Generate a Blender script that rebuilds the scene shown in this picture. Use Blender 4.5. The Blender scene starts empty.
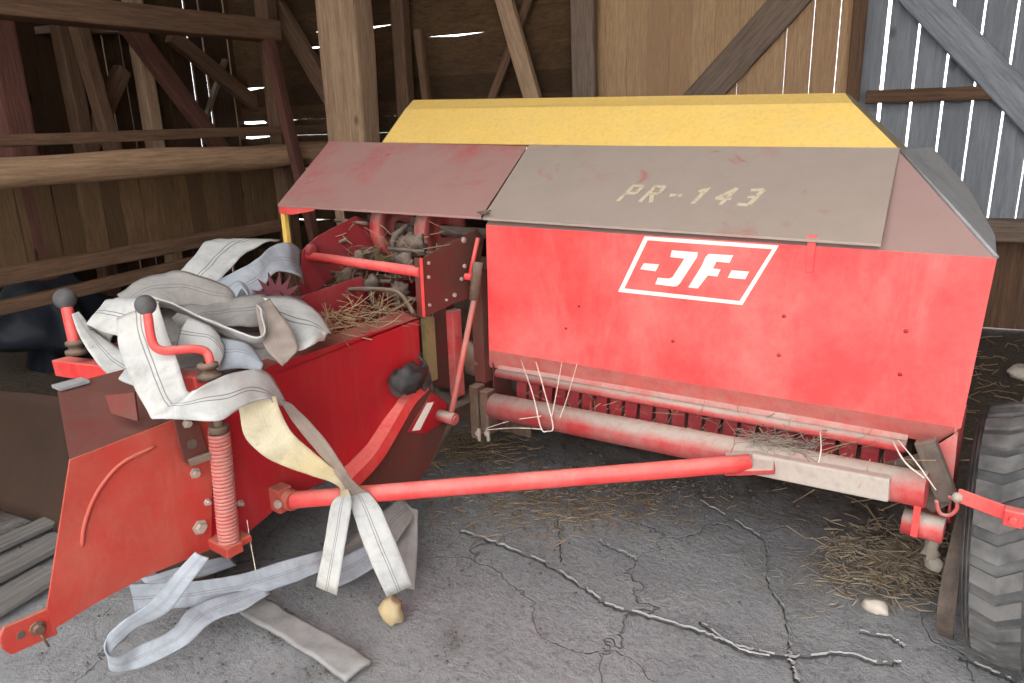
import bpy, bmesh, math, random
from mathutils import Vector, Matrix, noise
random.seed(7)
D = bpy.data
COL = bpy.context.scene.collection
PI = math.pi

# ---------------------------------------------------------------- camera model (1024x683 frame)
FPX, H = 740.0, 1.5
RX = Vector((0.79828095, -0.14446715, -0.58470229))
RY = Vector((0.60157623, 0.23834632, 0.7624284))
RZ = Vector((-0.02921578, 0.96037507, -0.27717533))
CAMP = Vector((0, 0, H))
def ray(px, py):
    d = Vector((px-512, 341.5-py, FPX))
    return Vector((RX.dot(d), RY.dot(d), RZ.dot(d)))
BA = math.radians(13.3)
BXv = Vector((math.cos(BA), math.sin(BA), 0)); BYv = Vector((-math.sin(BA), math.cos(BA), 0))
def q(px, py, ax, val):
    """point seen at a pixel of the photo, on a plane of the place (x, y, z: machine axes; bx, by: barn axes; d: distance)"""
    r = ray(px, py)
    if ax == 'd': return CAMP + r*(val/FPX)
    n = {'x': Vector((1,0,0)), 'y': Vector((0,1,0)), 'z': Vector((0,0,1)), 'bx': BXv, 'by': BYv}[ax]
    return CAMP + r*((val-CAMP.dot(n))/r.dot(n))
def W(bx, by, z): return BXv*bx + BYv*by + Vector((0,0,z))

cam = D.cameras.new('camera'); co = D.objects.new('camera', cam); COL.objects.link(co)
cam.sensor_width = 36; cam.lens = FPX/1024*36; cam.clip_start = .02; cam.clip_end = 200
R = Vector((RX[0],RY[0],RZ[0])); U = Vector((RX[1],RY[1],RZ[1])); Fw = Vector((RX[2],RY[2],RZ[2]))
M = Matrix((( R.x,U.x,-Fw.x,0),(R.y,U.y,-Fw.y,0),(R.z,U.z,-Fw.z,0),(0,0,0,1)))
co.matrix_world = Matrix.Translation(CAMP) @ M.to_quaternion().to_matrix().to_4x4()
bpy.context.scene.camera = co

# ---------------------------------------------------------------- materials
def new_mat(name):
    m = D.materials.new(name); m.use_nodes = True
    nt = m.node_tree; nt.nodes.clear()
    out = nt.nodes.new('ShaderNodeOutputMaterial'); b = nt.nodes.new('ShaderNodeBsdfPrincipled')
    nt.links.new(b.outputs[0], out.inputs[0]); return m, nt, b
def noi(nt, vec, scale, detail=4, rough=.55, dist=0):
    n = nt.nodes.new('ShaderNodeTexNoise'); n.inputs['Scale'].default_value = scale
    n.inputs['Detail'].default_value = detail; n.inputs['Roughness'].default_value = rough
    n.inputs['Distortion'].default_value = dist
    nt.links.new(vec, n.inputs['Vector']); return n.outputs['Fac']
def ramp(nt, fac, a, b, va=0., vb=1.):
    r = nt.nodes.new('ShaderNodeMapRange'); r.inputs[1].default_value = a; r.inputs[2].default_value = b
    r.inputs[3].default_value = va; r.inputs[4].default_value = vb
    nt.links.new(fac, r.inputs[0]); return r.outputs[0]
def math_(nt, op, a, b):
    n = nt.nodes.new('ShaderNodeMath'); n.operation = op
    for i, v in enumerate((a, b)):
        if isinstance(v, (int, float)): n.inputs[i].default_value = v
        else: nt.links.new(v, n.inputs[i])
    return n.outputs[0]
def mix(nt, f, a, b):
    n = nt.nodes.new('ShaderNodeMix'); n.data_type = 'RGBA'
    if isinstance(f, (int, float)): n.inputs[0].default_value = f
    else: nt.links.new(f, n.inputs[0])
    for i, v in ((6, a), (7, b)):
        if isinstance(v, tuple): n.inputs[i].default_value = (*v, 1)
        else: nt.links.new(v, n.inputs[i])
    return n.outputs[2]
def coords(nt, scale=(1,1,1), kind='Object'):
    t = nt.nodes.new('ShaderNodeTexCoord'); m = nt.nodes.new('ShaderNodeMapping')
    m.inputs['Scale'].default_value = scale
    nt.links.new(t.outputs[kind], m.inputs[0]); return m.outputs[0]
def bump(nt, b, fac, strength=.3, dist=.01):
    n = nt.nodes.new('ShaderNodeBump'); n.inputs['Strength'].default_value = strength
    n.inputs['Distance'].default_value = dist
    nt.links.new(fac, n.inputs['Height']); nt.links.new(n.outputs[0], b.inputs['Normal'])

def paint(name, base, base2, rust=(.12,.05,.025), rust_amt=.35, dust=(.30,.25,.20), dust_up=.7, dust_all=.1, rough=.5, spec=.35, scale=4):
    m, nt, b = new_mat(name)
    v = coords(nt)
    n1 = noi(nt, v, scale, 5)
    c = mix(nt, ramp(nt, n1, .35, .65), base, base2)
    n2 = noi(nt, v, scale*4, 8, .7)
    c = mix(nt, ramp(nt, n2, .72-.18*rust_amt, .78-.1*rust_amt, 0, min(1, rust_amt*2)), c, rust)
    g = nt.nodes.new('ShaderNodeNewGeometry'); s = nt.nodes.new('ShaderNodeSeparateXYZ')
    nt.links.new(g.outputs['Normal'], s.inputs[0])
    up = ramp(nt, s.outputs[2], .15, .85, 0, dust_up)
    n3 = noi(nt, v, scale*2.3, 6, .65)
    up = math_(nt, 'MULTIPLY', up, ramp(nt, n3, .3, .6, .55, 1.15))
    al = math_(nt, 'ADD', up, ramp(nt, noi(nt, v, scale*1.3, 7, .7), .38, .7, 0, dust_all*2))
    al.node.use_clamp = True
    c = mix(nt, al, c, dust)
    n4 = noi(nt, v, scale*14, 6, .75)
    c = mix(nt, ramp(nt, n4, .48, .74, 0, .38), c, tuple(x*.45+.02 for x in base))
    n5 = noi(nt, coords(nt, (1, 1, .25)), scale*3.1, 7, .72, .8)
    c = mix(nt, ramp(nt, n5, .50, .72, 0, .16+.5*dust_all), c, dust)
    nt.links.new(c, b.inputs['Base Color'])
    nt.links.new(ramp(nt, al, 0, 1, rough, .9), b.inputs['Roughness'])
    b.inputs['Specular IOR Level'].default_value = spec
    bump(nt, b, n2, .12, .004)
    return m

def wood(name, c1, c2, c3, axis=2, scale=6, rough=.85, bmp=.35, knots=True):
    m, nt, b = new_mat(name)
    s = [scale]*3; s[axis] = scale*.07
    v = coords(nt, tuple(s))
    n = noi(nt, v, 2.2, 8, .65, .6)
    c = mix(nt, ramp(nt, n, .3, .7), c1, c2)
    fg = noi(nt, v, 9, 8, .75, .3)
    c = mix(nt, ramp(nt, fg, .42, .62, 0, .65), c, tuple(x*.55 for x in c2))
    v2 = coords(nt, tuple([.9*x for x in s]))
    c = mix(nt, ramp(nt, noi(nt, v2, 6.5, 4, .7), .55, .75, 0, .6), c, c3)
    # each board keeps its own tone
    at = nt.nodes.new('ShaderNodeAttribute'); at.attribute_name = 'tone'
    c = mix(nt, ramp(nt, at.outputs['Fac'], 0, 1, 0, .7), c, c3)
    if knots:
        k = nt.nodes.new('ShaderNodeTexVoronoi'); k.inputs['Scale'].default_value = 2.6
        sv = [1.0]*3; sv[axis] = .55
        nt.links.new(coords(nt, tuple(sv)), k.inputs['Vector'])
        c = mix(nt, ramp(nt, k.outputs['Distance'], .05, .09, .7, 0), c, tuple(x*.4 for x in c3))
    nt.links.new(c, b.inputs['Base Color'])
    b.inputs['Roughness'].default_value = rough
    b.inputs['Specular IOR Level'].default_value = .2
    bump(nt, b, math_(nt, 'ADD', n, fg), bmp*1.6, .012)
    return m

MT = {}
MT['red'] = paint('red_paint', (.80,.055,.05), (.72,.04,.04), rust_amt=.05, dust=(.75,.30,.25), dust_up=.5, dust_all=.12, rough=.42)
MT['red_panel'] = paint('bright_red_paint', (.86,.065,.06), (.80,.055,.055), rust_amt=.03, dust=(.88,.30,.26), dust_up=.3, dust_all=.22, rough=.5, scale=1.6)
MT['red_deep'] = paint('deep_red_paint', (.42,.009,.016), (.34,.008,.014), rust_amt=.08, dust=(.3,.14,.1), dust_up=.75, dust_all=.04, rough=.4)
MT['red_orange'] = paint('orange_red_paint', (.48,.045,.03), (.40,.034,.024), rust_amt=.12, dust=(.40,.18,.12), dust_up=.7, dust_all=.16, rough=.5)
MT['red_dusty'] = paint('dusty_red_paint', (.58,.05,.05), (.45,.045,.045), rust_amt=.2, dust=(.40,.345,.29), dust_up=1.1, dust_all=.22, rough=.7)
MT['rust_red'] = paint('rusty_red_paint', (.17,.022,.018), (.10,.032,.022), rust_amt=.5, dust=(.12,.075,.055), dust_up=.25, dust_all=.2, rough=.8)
MT['rust'] = paint('brown_rust', (.13,.06,.035), (.08,.045,.03), rust=(.05,.03,.02), rust_amt=.4, dust=(.22,.17,.13), dust_up=.8, dust_all=.25, rough=.9, scale=8)
MT['red_pale'] = paint('faded_pink_red_paint', (.58,.12,.10), (.48,.09,.075), rust_amt=.2, dust=(.45,.24,.20), dust_up=.7, dust_all=.3, rough=.7, scale=12)
MT['grey_pink'] = paint('dust_coated_pink_steel', (.40,.32,.27), (.45,.37,.31), rust_amt=.05, dust=(.44,.39,.335), dust_up=.9, dust_all=.5, rough=.85)
MT['crimson_shaded'] = paint('dusty_shaded_crimson_paint', (.34,.02,.03), (.26,.02,.025), rust_amt=.2, dust=(.3,.12,.1), dust_up=.5, dust_all=.15, rough=.6)  # crimson paint, partly darkened for the shade inside the bale chamber
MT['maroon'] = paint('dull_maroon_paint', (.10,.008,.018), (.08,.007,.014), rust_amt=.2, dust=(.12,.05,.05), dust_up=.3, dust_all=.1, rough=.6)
MT['yellow'] = paint('yellow_paint', (.95,.62,.14), (.92,.58,.12), rust=(.2,.12,.05), rust_amt=.02, dust=(.75,.55,.25), dust_up=.25, dust_all=.08, rough=.5)
MT['yellow_dirty'] = paint('dirty_yellow_paint', (.34,.26,.09), (.26,.2,.09), rust_amt=.2, dust=(.3,.26,.18), dust_up=.6, dust_all=.25, rough=.8)
MT['grey_metal'] = paint('dusty_grey_metal', (.24,.24,.25), (.18,.18,.19), rust=(.1,.09,.08), rust_amt=.25, dust=(.36,.35,.34), dust_up=.7, dust_all=.3, rough=.7)
MT['dark_metal'] = paint('greasy_dark_metal', (.06,.045,.038), (.09,.065,.05), rust_amt=.3, dust=(.24,.18,.14), dust_up=.8, dust_all=.3, rough=.6, scale=9)
MT['bolt'] = paint('pale_bolt_metal', (.45,.38,.32), (.35,.25,.2), rust_amt=.3, dust=(.4,.34,.28), dust_up=.6, dust_all=.2, rough=.5, scale=30)
MT['white_paint'] = paint('chalky_white_paint', (.86,.82,.70), (.80,.76,.64), rust=(.5,.12,.1), rust_amt=.04, dust=(.7,.6,.5), dust_up=.1, dust_all=.05, rough=.7, scale=20)

def lid_mat(name, grey, red, amt):
    m, nt, b = new_mat(name)
    v = coords(nt)
    n1 = noi(nt, v, 2.1, 6, .62, .4)
    c = mix(nt, ramp(nt, n1, .58-amt, .74-amt), grey, red)
    c = mix(nt, ramp(nt, noi(nt, v, 9, 8, .75), .35, .7, 0, .75), c, tuple(x*1.12 for x in grey))
    c = mix(nt, ramp(nt, noi(nt, v, 6, 3, .5, 1), .66, .72, 0, .55), c, red)
    sp = noi(nt, v, 60, 3, .6)
    c = mix(nt, ramp(nt, sp, .72, .78, 0, .6), c, (.08,.05,.04))
    nt.links.new(c, b.inputs['Base Color']); b.inputs['Roughness'].default_value = .62
    b.inputs['Specular IOR Level'].default_value = .4
    bump(nt, b, sp, .1, .003)
    return m
MT['lid_grey'] = lid_mat('dusty_grey_red_lid', (.34,.27,.225), (.40,.09,.08), -.01)
MT['lid_red'] = lid_mat('dusty_red_brown_lid', (.36,.20,.175), (.42,.06,.06), .08)
MT['hip'] = lid_mat('dusty_maroon_sheet', (.34,.22,.195), (.40,.10,.095), .02)

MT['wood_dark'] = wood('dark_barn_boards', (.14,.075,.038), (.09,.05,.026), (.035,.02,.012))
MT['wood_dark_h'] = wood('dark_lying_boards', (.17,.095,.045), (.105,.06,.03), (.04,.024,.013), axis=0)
MT['plank_brown'] = wood('worn_brown_planks', (.30,.18,.09), (.22,.13,.07), (.10,.055,.032), scale=9)
MT['wood_pine'] = wood('warm_pine_boards', (.74,.50,.29), (.64,.41,.22), (.42,.25,.14), scale=11)
MT['wood_grey'] = wood('weathered_grey_glare_boards', (.46,.485,.52), (.35,.37,.40), (.23,.245,.265))  # weathered grey, lightened and blued for the hazy glare around the gaps
MT['timber'] = wood('hewn_timber', (.62,.42,.27), (.48,.31,.19), (.26,.15,.09))
MT['timber_dark'] = wood('old_brown_timber', (.24,.14,.085), (.16,.09,.055), (.08,.045,.028))
MT['timber_grey'] = wood('dusty_grey_timber', (.33,.245,.185), (.24,.17,.125), (.13,.09,.065))
MT['log'] = wood('peeled_log', (.58,.38,.23), (.44,.27,.16), (.30,.16,.09))
MT['red_timber'] = wood('red_stained_bar', (.20,.085,.06), (.15,.065,.05), (.08,.04,.03))

def rubber():
    m, nt, b = new_mat('dusty_black_rubber'); v = coords(nt)
    n = noi(nt, v, 9, 7, .65)
    c = mix(nt, ramp(nt, n, .35, .65), (.045,.045,.047), (.12,.117,.11))
    c = mix(nt, ramp(nt, noi(nt, v, 3, 5), .5, .7, 0, .6), c, (.23,.21,.18))
    nt.links.new(c, b.inputs['Base Color']); b.inputs['Roughness'].default_value = .75
    bump(nt, b, n, .3, .004); return m
MT['rubber'] = rubber()

def belt(name, c1, c2, line, yellowing=0.):
    m, nt, b = new_mat(name); v = coords(nt)
    n = noi(nt, v, 5, 6, .6)
    c = mix(nt, ramp(nt, n, .35, .68), c1, c2)
    c = mix(nt, ramp(nt, noi(nt, v, 11, 8, .75, .5), .46, .66, 0, .5), c, tuple(x*.6 for x in c2))
    c = mix(nt, ramp(nt, noi(nt, v, 3.1, 3), .5, .7, 0, yellowing), c, (.58,.42,.17))
    c = mix(nt, ramp(nt, noi(nt, v, 22, 6, .75), .58, .75, 0, .45), c, (.20,.17,.15))
    uv = nt.nodes.new('ShaderNodeTexCoord'); s = nt.nodes.new('ShaderNodeSeparateXYZ')
    nt.links.new(uv.outputs['UV'], s.inputs[0])
    a = math_(nt, 'ABSOLUTE', math_(nt, 'SUBTRACT', math_(nt, 'ABSOLUTE', math_(nt, 'SUBTRACT', s.outputs[0], .5), 0), .045), 0)
    ln = ramp(nt, a, .008, .018, line, 0)
    c = mix(nt, ln, c, (.16,.15,.15))
    w = nt.nodes.new('ShaderNodeTexWave'); w.inputs['Scale'].default_value = 60; w.inputs['Distortion'].default_value = 1
    nt.links.new(v, w.inputs['Vector'])
    nt.links.new(c, b.inputs['Base Color']); b.inputs['Roughness'].default_value = .8
    b.inputs['Specular IOR Level'].default_value = .25
    bump(nt, b, w.outputs['Fac'], .06, .002); return m
MT['belt_white'] = belt('off_white_canvas', (.56,.55,.515), (.44,.435,.42), .9, .1)
MT['belt_blue'] = belt('bluish_white_canvas', (.40,.425,.455), (.29,.31,.34), .7, 0)
MT['belt_grey'] = belt('soiled_grey_canvas', (.33,.31,.29), (.24,.22,.205), .8, .05)
MT['belt_cream'] = belt('yellowed_canvas', (.60,.54,.39), (.50,.42,.27), .1, .45)
MT['belt_brown'] = belt('brown_stained_canvas', (.36,.29,.24), (.25,.20,.17), .5, .1)
MT['belt_slab'] = belt('dust_caked_canvas', (.36,.35,.335), (.28,.27,.26), .0, .0)

def simple(name, c, rough=.8, c2=None, scale=20, emi=None):
    m, nt, b = new_mat(name)
    if c2: nt.links.new(mix(nt, ramp(nt, noi(nt, coords(nt), scale, 5), .35, .65), c, c2), b.inputs['Base Color'])
    else: b.inputs['Base Color'].default_value = (*c, 1)
    b.inputs['Roughness'].default_value = rough; b.inputs['Specular IOR Level'].default_value = .25
    return m
MT['rubber_dusty'] = simple('dusty_tread_rubber', (.075,.075,.075), .85, (.17,.16,.15), 14)
MT['straw'] = simple('dry_straw', (.36,.25,.14), .8, (.22,.15,.09), 8)
MT['straw_light'] = simple('pale_dry_straw', (.46,.38,.27), .8, (.28,.22,.15), 25)
MT['straw_grey'] = simple('old_grey_straw', (.33,.29,.24), .9, (.20,.17,.14), 8)
MT['twine'] = simple('pale_twine', (.75,.68,.58), .8, (.6,.5,.42), 30)
MT['stone_tan'] = simple('tan_stone', (.55,.42,.22), .9, (.42,.33,.2), 14)
MT['stone_pale'] = simple('pale_stone', (.62,.56,.47), .9, (.5,.42,.33), 14)
MT['dirt'] = simple('dry_dirt_crumb', (.16,.14,.125), .95, (.10,.088,.08), 20)
MT['knob'] = simple('grey_plastic_knob', (.075,.072,.07), .6, (.12,.117,.113), 25)
MT['chalk'] = simple('chalky_crack_edge', (.44,.43,.415), .95, (.28,.275,.27), 30)
MT['dark_crack'] = simple('dark_crack_gap', (.035,.033,.032), .95, (.06,.055,.05), 14)
MT['pale_plank'] = wood('pale_dry_plank', (.25,.235,.215), (.18,.165,.15), (.11,.10,.09))
MT['hose'] = simple('dusty_black_hose', (.03,.03,.03), .7, (.08,.07,.065), 20)
MT['soil_out'] = simple('pale_gravel', (.62,.60,.56), .95, (.52,.50,.46), 3)

def floor_mat():
    m, nt, b = new_mat('dusty_concrete_floor'); v = coords(nt)
    big = noi(nt, v, 1.3, 8, .7, .5); mid = noi(nt, v, 6.5, 9, .75, .4); fine = noi(nt, v, 45, 6, .75)
    c = mix(nt, ramp(nt, big, .35, .65), (.36,.36,.365), (.27,.27,.275))
    c = mix(nt, ramp(nt, mid, .42, .66, 0, .55), c, (.42,.41,.395))
    c = mix(nt, ramp(nt, fine, .5, .68, 0, .7), c, (.17,.165,.16))
    c = mix(nt, ramp(nt, noi(nt, v, 15, 9, .8, .6), .56, .66, 0, .6), c, (.14,.135,.13))
    vo = nt.nodes.new('ShaderNodeTexVoronoi'); vo.feature = 'DISTANCE_TO_EDGE'; vo.inputs['Scale'].default_value = .95
    mp = nt.nodes.new('ShaderNodeMix'); mp.data_type = 'RGBA'; mp.blend_type = 'ADD'; mp.inputs[0].default_value = .35
    nn = nt.nodes.new('ShaderNodeTexNoise'); nn.inputs['Scale'].default_value = 4; nn.inputs['Detail'].default_value = 8
    nt.links.new(v, nn.inputs['Vector']); nt.links.new(v, mp.inputs[6]); nt.links.new(nn.outputs['Color'], mp.inputs[7])
    nt.links.new(mp.outputs[2], vo.inputs['Vector'])
    cr = ramp(nt, vo.outputs['Distance'], 0, .004, 1, 0)
    c = mix(nt, math_(nt, 'MULTIPLY', cr, .5), c, (.06,.058,.055))
    # strawy brown soil far from the door
    s = nt.nodes.new('ShaderNodeSeparateXYZ'); nt.links.new(v, s.inputs[0])
    far = ramp(nt, math_(nt, 'ADD', s.outputs[1], ramp(nt, mid, .3, .7, -.3, .3)), 2.5, 3.1)
    left = ramp(nt, math_(nt, 'ADD', s.outputs[0], ramp(nt, mid, .3, .7, -.3, .3)), -2.9, -3.5)
    so = math_(nt, 'MAXIMUM', far, left)
    c = mix(nt, so, c, mix(nt, ramp(nt, fine, .4, .62), (.06,.042,.03), (.13,.10,.075)))
    nt.links.new(c, b.inputs['Base Color']); b.inputs['Roughness'].default_value = .85
    b.inputs['Specular IOR Level'].default_value = .25
    hgt = math_(nt, 'ADD', math_(nt, 'ADD', math_(nt, 'MULTIPLY', mid, 1.0), math_(nt, 'MULTIPLY', fine, .5)), math_(nt, 'MULTIPLY', cr, -.8))
    bump(nt, b, hgt, .7, .04)
    return m
MT['floor'] = floor_mat()

# ---------------------------------------------------------------- mesh helpers
class MB:
    def __init__(s): s.v = []; s.f = []; s.sm = []; s.uv = {}; s.tone = {}
    def add(s, vs, fs, smooth=False, tone=None):
        o = len(s.v); s.v += [Vector(p) for p in vs]
        for f in fs:
            if tone is not None: s.tone[len(s.f)] = tone
            s.f.append(tuple(i+o for i in f)); s.sm.append(smooth)
        return s
    def box(s, c, sx, sy, sz, X=Vector((1,0,0)), Y=Vector((0,1,0)), Z=Vector((0,0,1)), tone=None):
        c = Vector(c); vs = [c+X*(a*sx/2)+Y*(b_*sy/2)+Z*(d*sz/2) for a in (-1,1) for b_ in (-1,1) for d in (-1,1)]
        return s.add(vs, [(0,1,3,2),(4,6,7,5),(0,4,5,1),(2,3,7,6),(0,2,6,4),(1,5,7,3)], tone=tone)
    def bar(s, a, b, w, h, up=Vector((0,0,1)), tone=None):
        a, b = Vector(a), Vector(b); Z = (b-a); L = Z.length; Z.normalize()
        X = up.cross(Z)
        if X.length < 1e-3: X = Vector((1,0,0)).cross(Z)
        X.normalize(); Y = Z.cross(X)
        return s.box((a+b)/2, w, h, L, X, Y, Z, tone)
    def slab(s, pts, n, t, tone=None):
        """flat polygon pts, thickened by t along -n"""
        n = Vector(n).normalized(); k = len(pts); pts = [Vector(p) for p in pts]
        vs = pts + [p - n*t for p in pts]
        fs = [tuple(range(k)), tuple(range(2*k-1, k-1, -1))] + [(i, i+k, (i+1)%k+k, (i+1)%k) for i in range(k)]
        return s.add(vs, fs, tone=tone)
    def tube(s, pts, r, n=12, cap=True, smooth=True):
        pts = [Vector(p) for p in pts]; k = len(pts); rs = r if isinstance(r, (list, tuple)) else [r]*k
        t0 = (pts[1]-pts[0]).normalized(); u = t0.orthogonal().normalized(); vs = []; fs = []
        for i, p in enumerate(pts):
            t = (pts[min(i+1,k-1)]-pts[max(i-1,0)]).normalized()
            u = (u - t*u.dot(t)).normalized(); w = t.cross(u)
            for j in range(n):
                a = 2*PI*j/n; vs.append(p + (u*math.cos(a)+w*math.sin(a))*rs[i])
        for i in range(k-1):
            for j in range(n):
                a = i*n+j; b_ = i*n+(j+1)%n; fs.append((a, b_, b_+n, a+n))
        s.add(vs, fs, smooth)
        if cap:
            s.add(vs[:n], [tuple(range(n-1,-1,-1))]); s.add(vs[-n:], [tuple(range(n))])
        return s
    def lathe(s, c, ax, prof, n=32, smooth=True):
        """prof: (radius, along axis)"""
        c = Vector(c); ax = Vector(ax).normalized(); u = ax.orthogonal().normalized(); w = ax.cross(u)
        vs = []; fs = []; k = len(prof)
        for r, h in prof:
            for j in range(n):
                a = 2*PI*j/n; vs.append(c+ax*h+(u*math.cos(a)+w*math.sin(a))*max(r,1e-4))
        for i in range(k-1):
            for j in range(n):
                a = i*n+j; b_ = i*n+(j+1)%n; fs.append((a, b_, b_+n, a+n))
        return s.add(vs, fs, smooth)
    def blob(s, c, rx, ry, rz, seed=0, amp=.25, rings=8, n=12, smooth=True):
        c = Vector(c); vs = []; fs = []
        for i in range(rings+1):
            th = PI*i/rings
            for j in range(n):
                a = 2*PI*j/n; d = Vector((math.sin(th)*math.cos(a), math.sin(th)*math.sin(a), math.cos(th)))
                k = 1+amp*noise.noise(d*1.7+Vector((seed*3.1, seed, 0)))
                vs.append(c+Vector((d.x*rx, d.y*ry, d.z*rz))*k)
        for i in range(rings):
            for j in range(n):
                a = i*n+j; b_ = i*n+(j+1)%n; fs.append((a, a+n, b_+n, b_))
        return s.add(vs, fs, smooth)
    def build(s, name, mat, parent=None, bevel=0, kind=None):
        me = D.meshes.new(name); me.from_pydata([tuple(v) for v in s.v], [], s.f); me.update()
        me.polygons.foreach_set('use_smooth', s.sm)
        if s.tone:
            at = me.attributes.new('tone', 'FLOAT', 'FACE')
            for i in range(len(s.f)): at.data[i].value = s.tone.get(i, 0)
        bm = bmesh.new(); bm.from_mesh(me); bmesh.ops.remove_doubles(bm, verts=bm.verts, dist=1e-6)
        bmesh.ops.recalc_face_normals(bm, faces=bm.faces); bm.to_mesh(me); bm.free()
        me.materials.append(MT[mat] if isinstance(mat, str) else mat)
        o = D.objects.new(name, me); COL.objects.link(o)
        if bevel:
            bv = o.modifiers.new('bevel', 'BEVEL'); bv.width = bevel; bv.segments = 2; bv.limit_method = 'ANGLE'
            bv.angle_limit = math.radians(50)
        if parent:
            o.parent = parent; o.matrix_parent_inverse = Matrix.Translation(-wloc(parent))
        if kind: o['kind'] = kind
        return o
def wloc(o):
    v = Vector(o.location) if not o.parent else Vector(o.location)
    return v
def tag(o, label, cat, group=None, kind=None):
    if label: o['label'] = label
    if cat: o['category'] = cat
    if group: o['group'] = group
    if kind: o['kind'] = kind
    return o
def empty(name, loc, label, cat, group=None):
    o = D.objects.new(name, None); COL.objects.link(o); o.location = loc; o.empty_display_size = .1
    return tag(o, label, cat, group)
def spline(pts, n=8):
    pts = [Vector(p) for p in pts]; out = []
    P = [pts[0]*2-pts[1]] + pts + [pts[-1]*2-pts[-2]]
    for i in range(1, len(P)-2):
        a, b, c, d = P[i-1:i+3]
        for j in range(n):
            t = j/n
            out.append(.5*((2*b)+(c-a)*t+(2*a-5*b+4*c-d)*t*t+(3*b-a-3*c+d)*t**3))
    out.append(pts[-1]); return out

# ---------------------------------------------------------------- setting: floor, walls, roof
mb = MB(); N = 90
def fx(i): return -9+14*i/N
vs = []; fs = []
for i in range(N+1):
    for j in range(N+1):
        x = -11+17*i/N; y = -5.0+14*j/N
        z = .012*noise.noise(Vector((x*1.5, y*1.5, 0)))+.006*noise.noise(Vector((x*5, y*5, 3)))
        vs.append((x, y, z-.008))
for i in range(N):
    for j in range(N):
        a = i*(N+1)+j; fs.append((a, a+N+1, a+N+2, a+1))
mb.add(vs, fs, True); floor = mb.build('floor', 'floor'); floor['kind'] = 'structure'
# ground outside
mb = MB(); mb.add([(-60,-60,-.08),(60,-60,-.08),(60,60,-.08),(-60,60,-.08)], [(0,1,2,3)])
tag(mb.build('ground', 'soil_out'), None, None, kind='structure')

def boards_v(name, mat, by, x0, x1, z0, z1, w, gap, th=.024, axis='by', jit=.3, seed=1, parent=None, gapf=None, tilt=.0012):
    rnd = random.Random(seed); mb = MB(); x = x0; i = 0
    Xv, Yv = (BXv, BYv) if axis == 'by' else (BYv, BXv)
    while x < x1:
        ww = w*(1+rnd.uniform(-jit, jit)); g = gap*rnd.uniform(.3, 1.5) if gapf is None else gapf(rnd, x)
        if x+ww > x1: ww = x1-x
        c = Xv*(x+ww/2)+Yv*(by+rnd.uniform(-.004,.004))+Vector((0,0,(z0+z1)/2))
        tl = rnd.uniform(-tilt,tilt)
        mb.box(c, ww, th, z1-z0, Xv, Yv, (Vector((0,0,1))+Xv*tl).normalized(), tone=rnd.random())
        x += ww+g; i += 1
    return mb.build(name, mat)
BY = 6.16; BXL = -5.75
# back wall, three stretches on one line
mb = MB(); rnd = random.Random(4); z = -.02; NX = 13
notch = [0]*(NX+1)
while z < 4.6:
    h = .16*rnd.uniform(.8,1.25); tn = rnd.random(); up_ = [0]*(NX+1)
    for _ in range(rnd.choice((0,1,1,2))):
        k0 = rnd.randrange(0, NX); 
        for k in range(k0, min(NX+1, k0+rnd.randint(1, 3))): up_[k] = rnd.uniform(.012,.03)
    for k in range(NX):
        xa, xb = -5.95+3.95*k/NX, -5.95+3.95*(k+1)/NX
        za, zb = z+h-up_[k], z+h-up_[k+1]
        pts = [W(xa, BY+.01, z), W(xb, BY+.01, z), W(xb, BY+.01, zb), W(xa, BY+.01, za)]
        mb.slab(pts, -BYv, .022, tone=tn)
    z += h+.0006
back_h = mb.build('wall_back_left', 'wood_dark_h')
back_p = boards_v('wall_back', 'wood_pine', BY, -2.02, -.04, 0, 4.6, .17, .0015, seed=3, jit=.12, gapf=lambda r, x: r.choice((.001,.0025,.004)))
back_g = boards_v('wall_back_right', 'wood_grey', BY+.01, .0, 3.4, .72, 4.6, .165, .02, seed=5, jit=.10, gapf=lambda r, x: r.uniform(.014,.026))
low_g = boards_v('wall_back_base', 'timber_dark', BY+.01, .0, 3.4, 0, .66, .22, .004, seed=6)
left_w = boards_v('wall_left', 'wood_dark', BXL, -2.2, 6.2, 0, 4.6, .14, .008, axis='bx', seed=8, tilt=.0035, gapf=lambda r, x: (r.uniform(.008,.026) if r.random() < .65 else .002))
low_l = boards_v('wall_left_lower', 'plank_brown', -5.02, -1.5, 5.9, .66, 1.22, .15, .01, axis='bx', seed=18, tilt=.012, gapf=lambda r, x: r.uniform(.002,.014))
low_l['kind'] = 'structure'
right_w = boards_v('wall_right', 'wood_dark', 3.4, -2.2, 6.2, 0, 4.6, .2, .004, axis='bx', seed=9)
mb = MB()
for x0, x1 in ((-5.75,-2.3),(3.0,3.4)):
    x = x0
    while x < x1-.05:
        mb.box(W(x+.1, -2.2, 2.3), .197, .03, 4.6, BXv, BYv, tone=rnd.random()); x += .2
x = -2.3
while x < 3.0: mb.box(W(x+.1, -2.2, 4.15), .197, .03, .9, BXv, BYv, tone=rnd.random()); x += .2
front_w = mb.build('wall_front_unseen', 'wood_dark')  # unseen wall behind the camera; opening narrowed at left to shift daylight right
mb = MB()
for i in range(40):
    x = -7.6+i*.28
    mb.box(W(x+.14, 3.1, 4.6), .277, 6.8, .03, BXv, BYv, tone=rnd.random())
ceil = mb.build('ceiling_cut_short', 'wood_dark')  # unseen roof, stopped short so sky light reaches the lids and floor
for o in (back_h, back_p, back_g, low_g, left_w, right_w, front_w, ceil): o['kind'] = 'structure'

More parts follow.
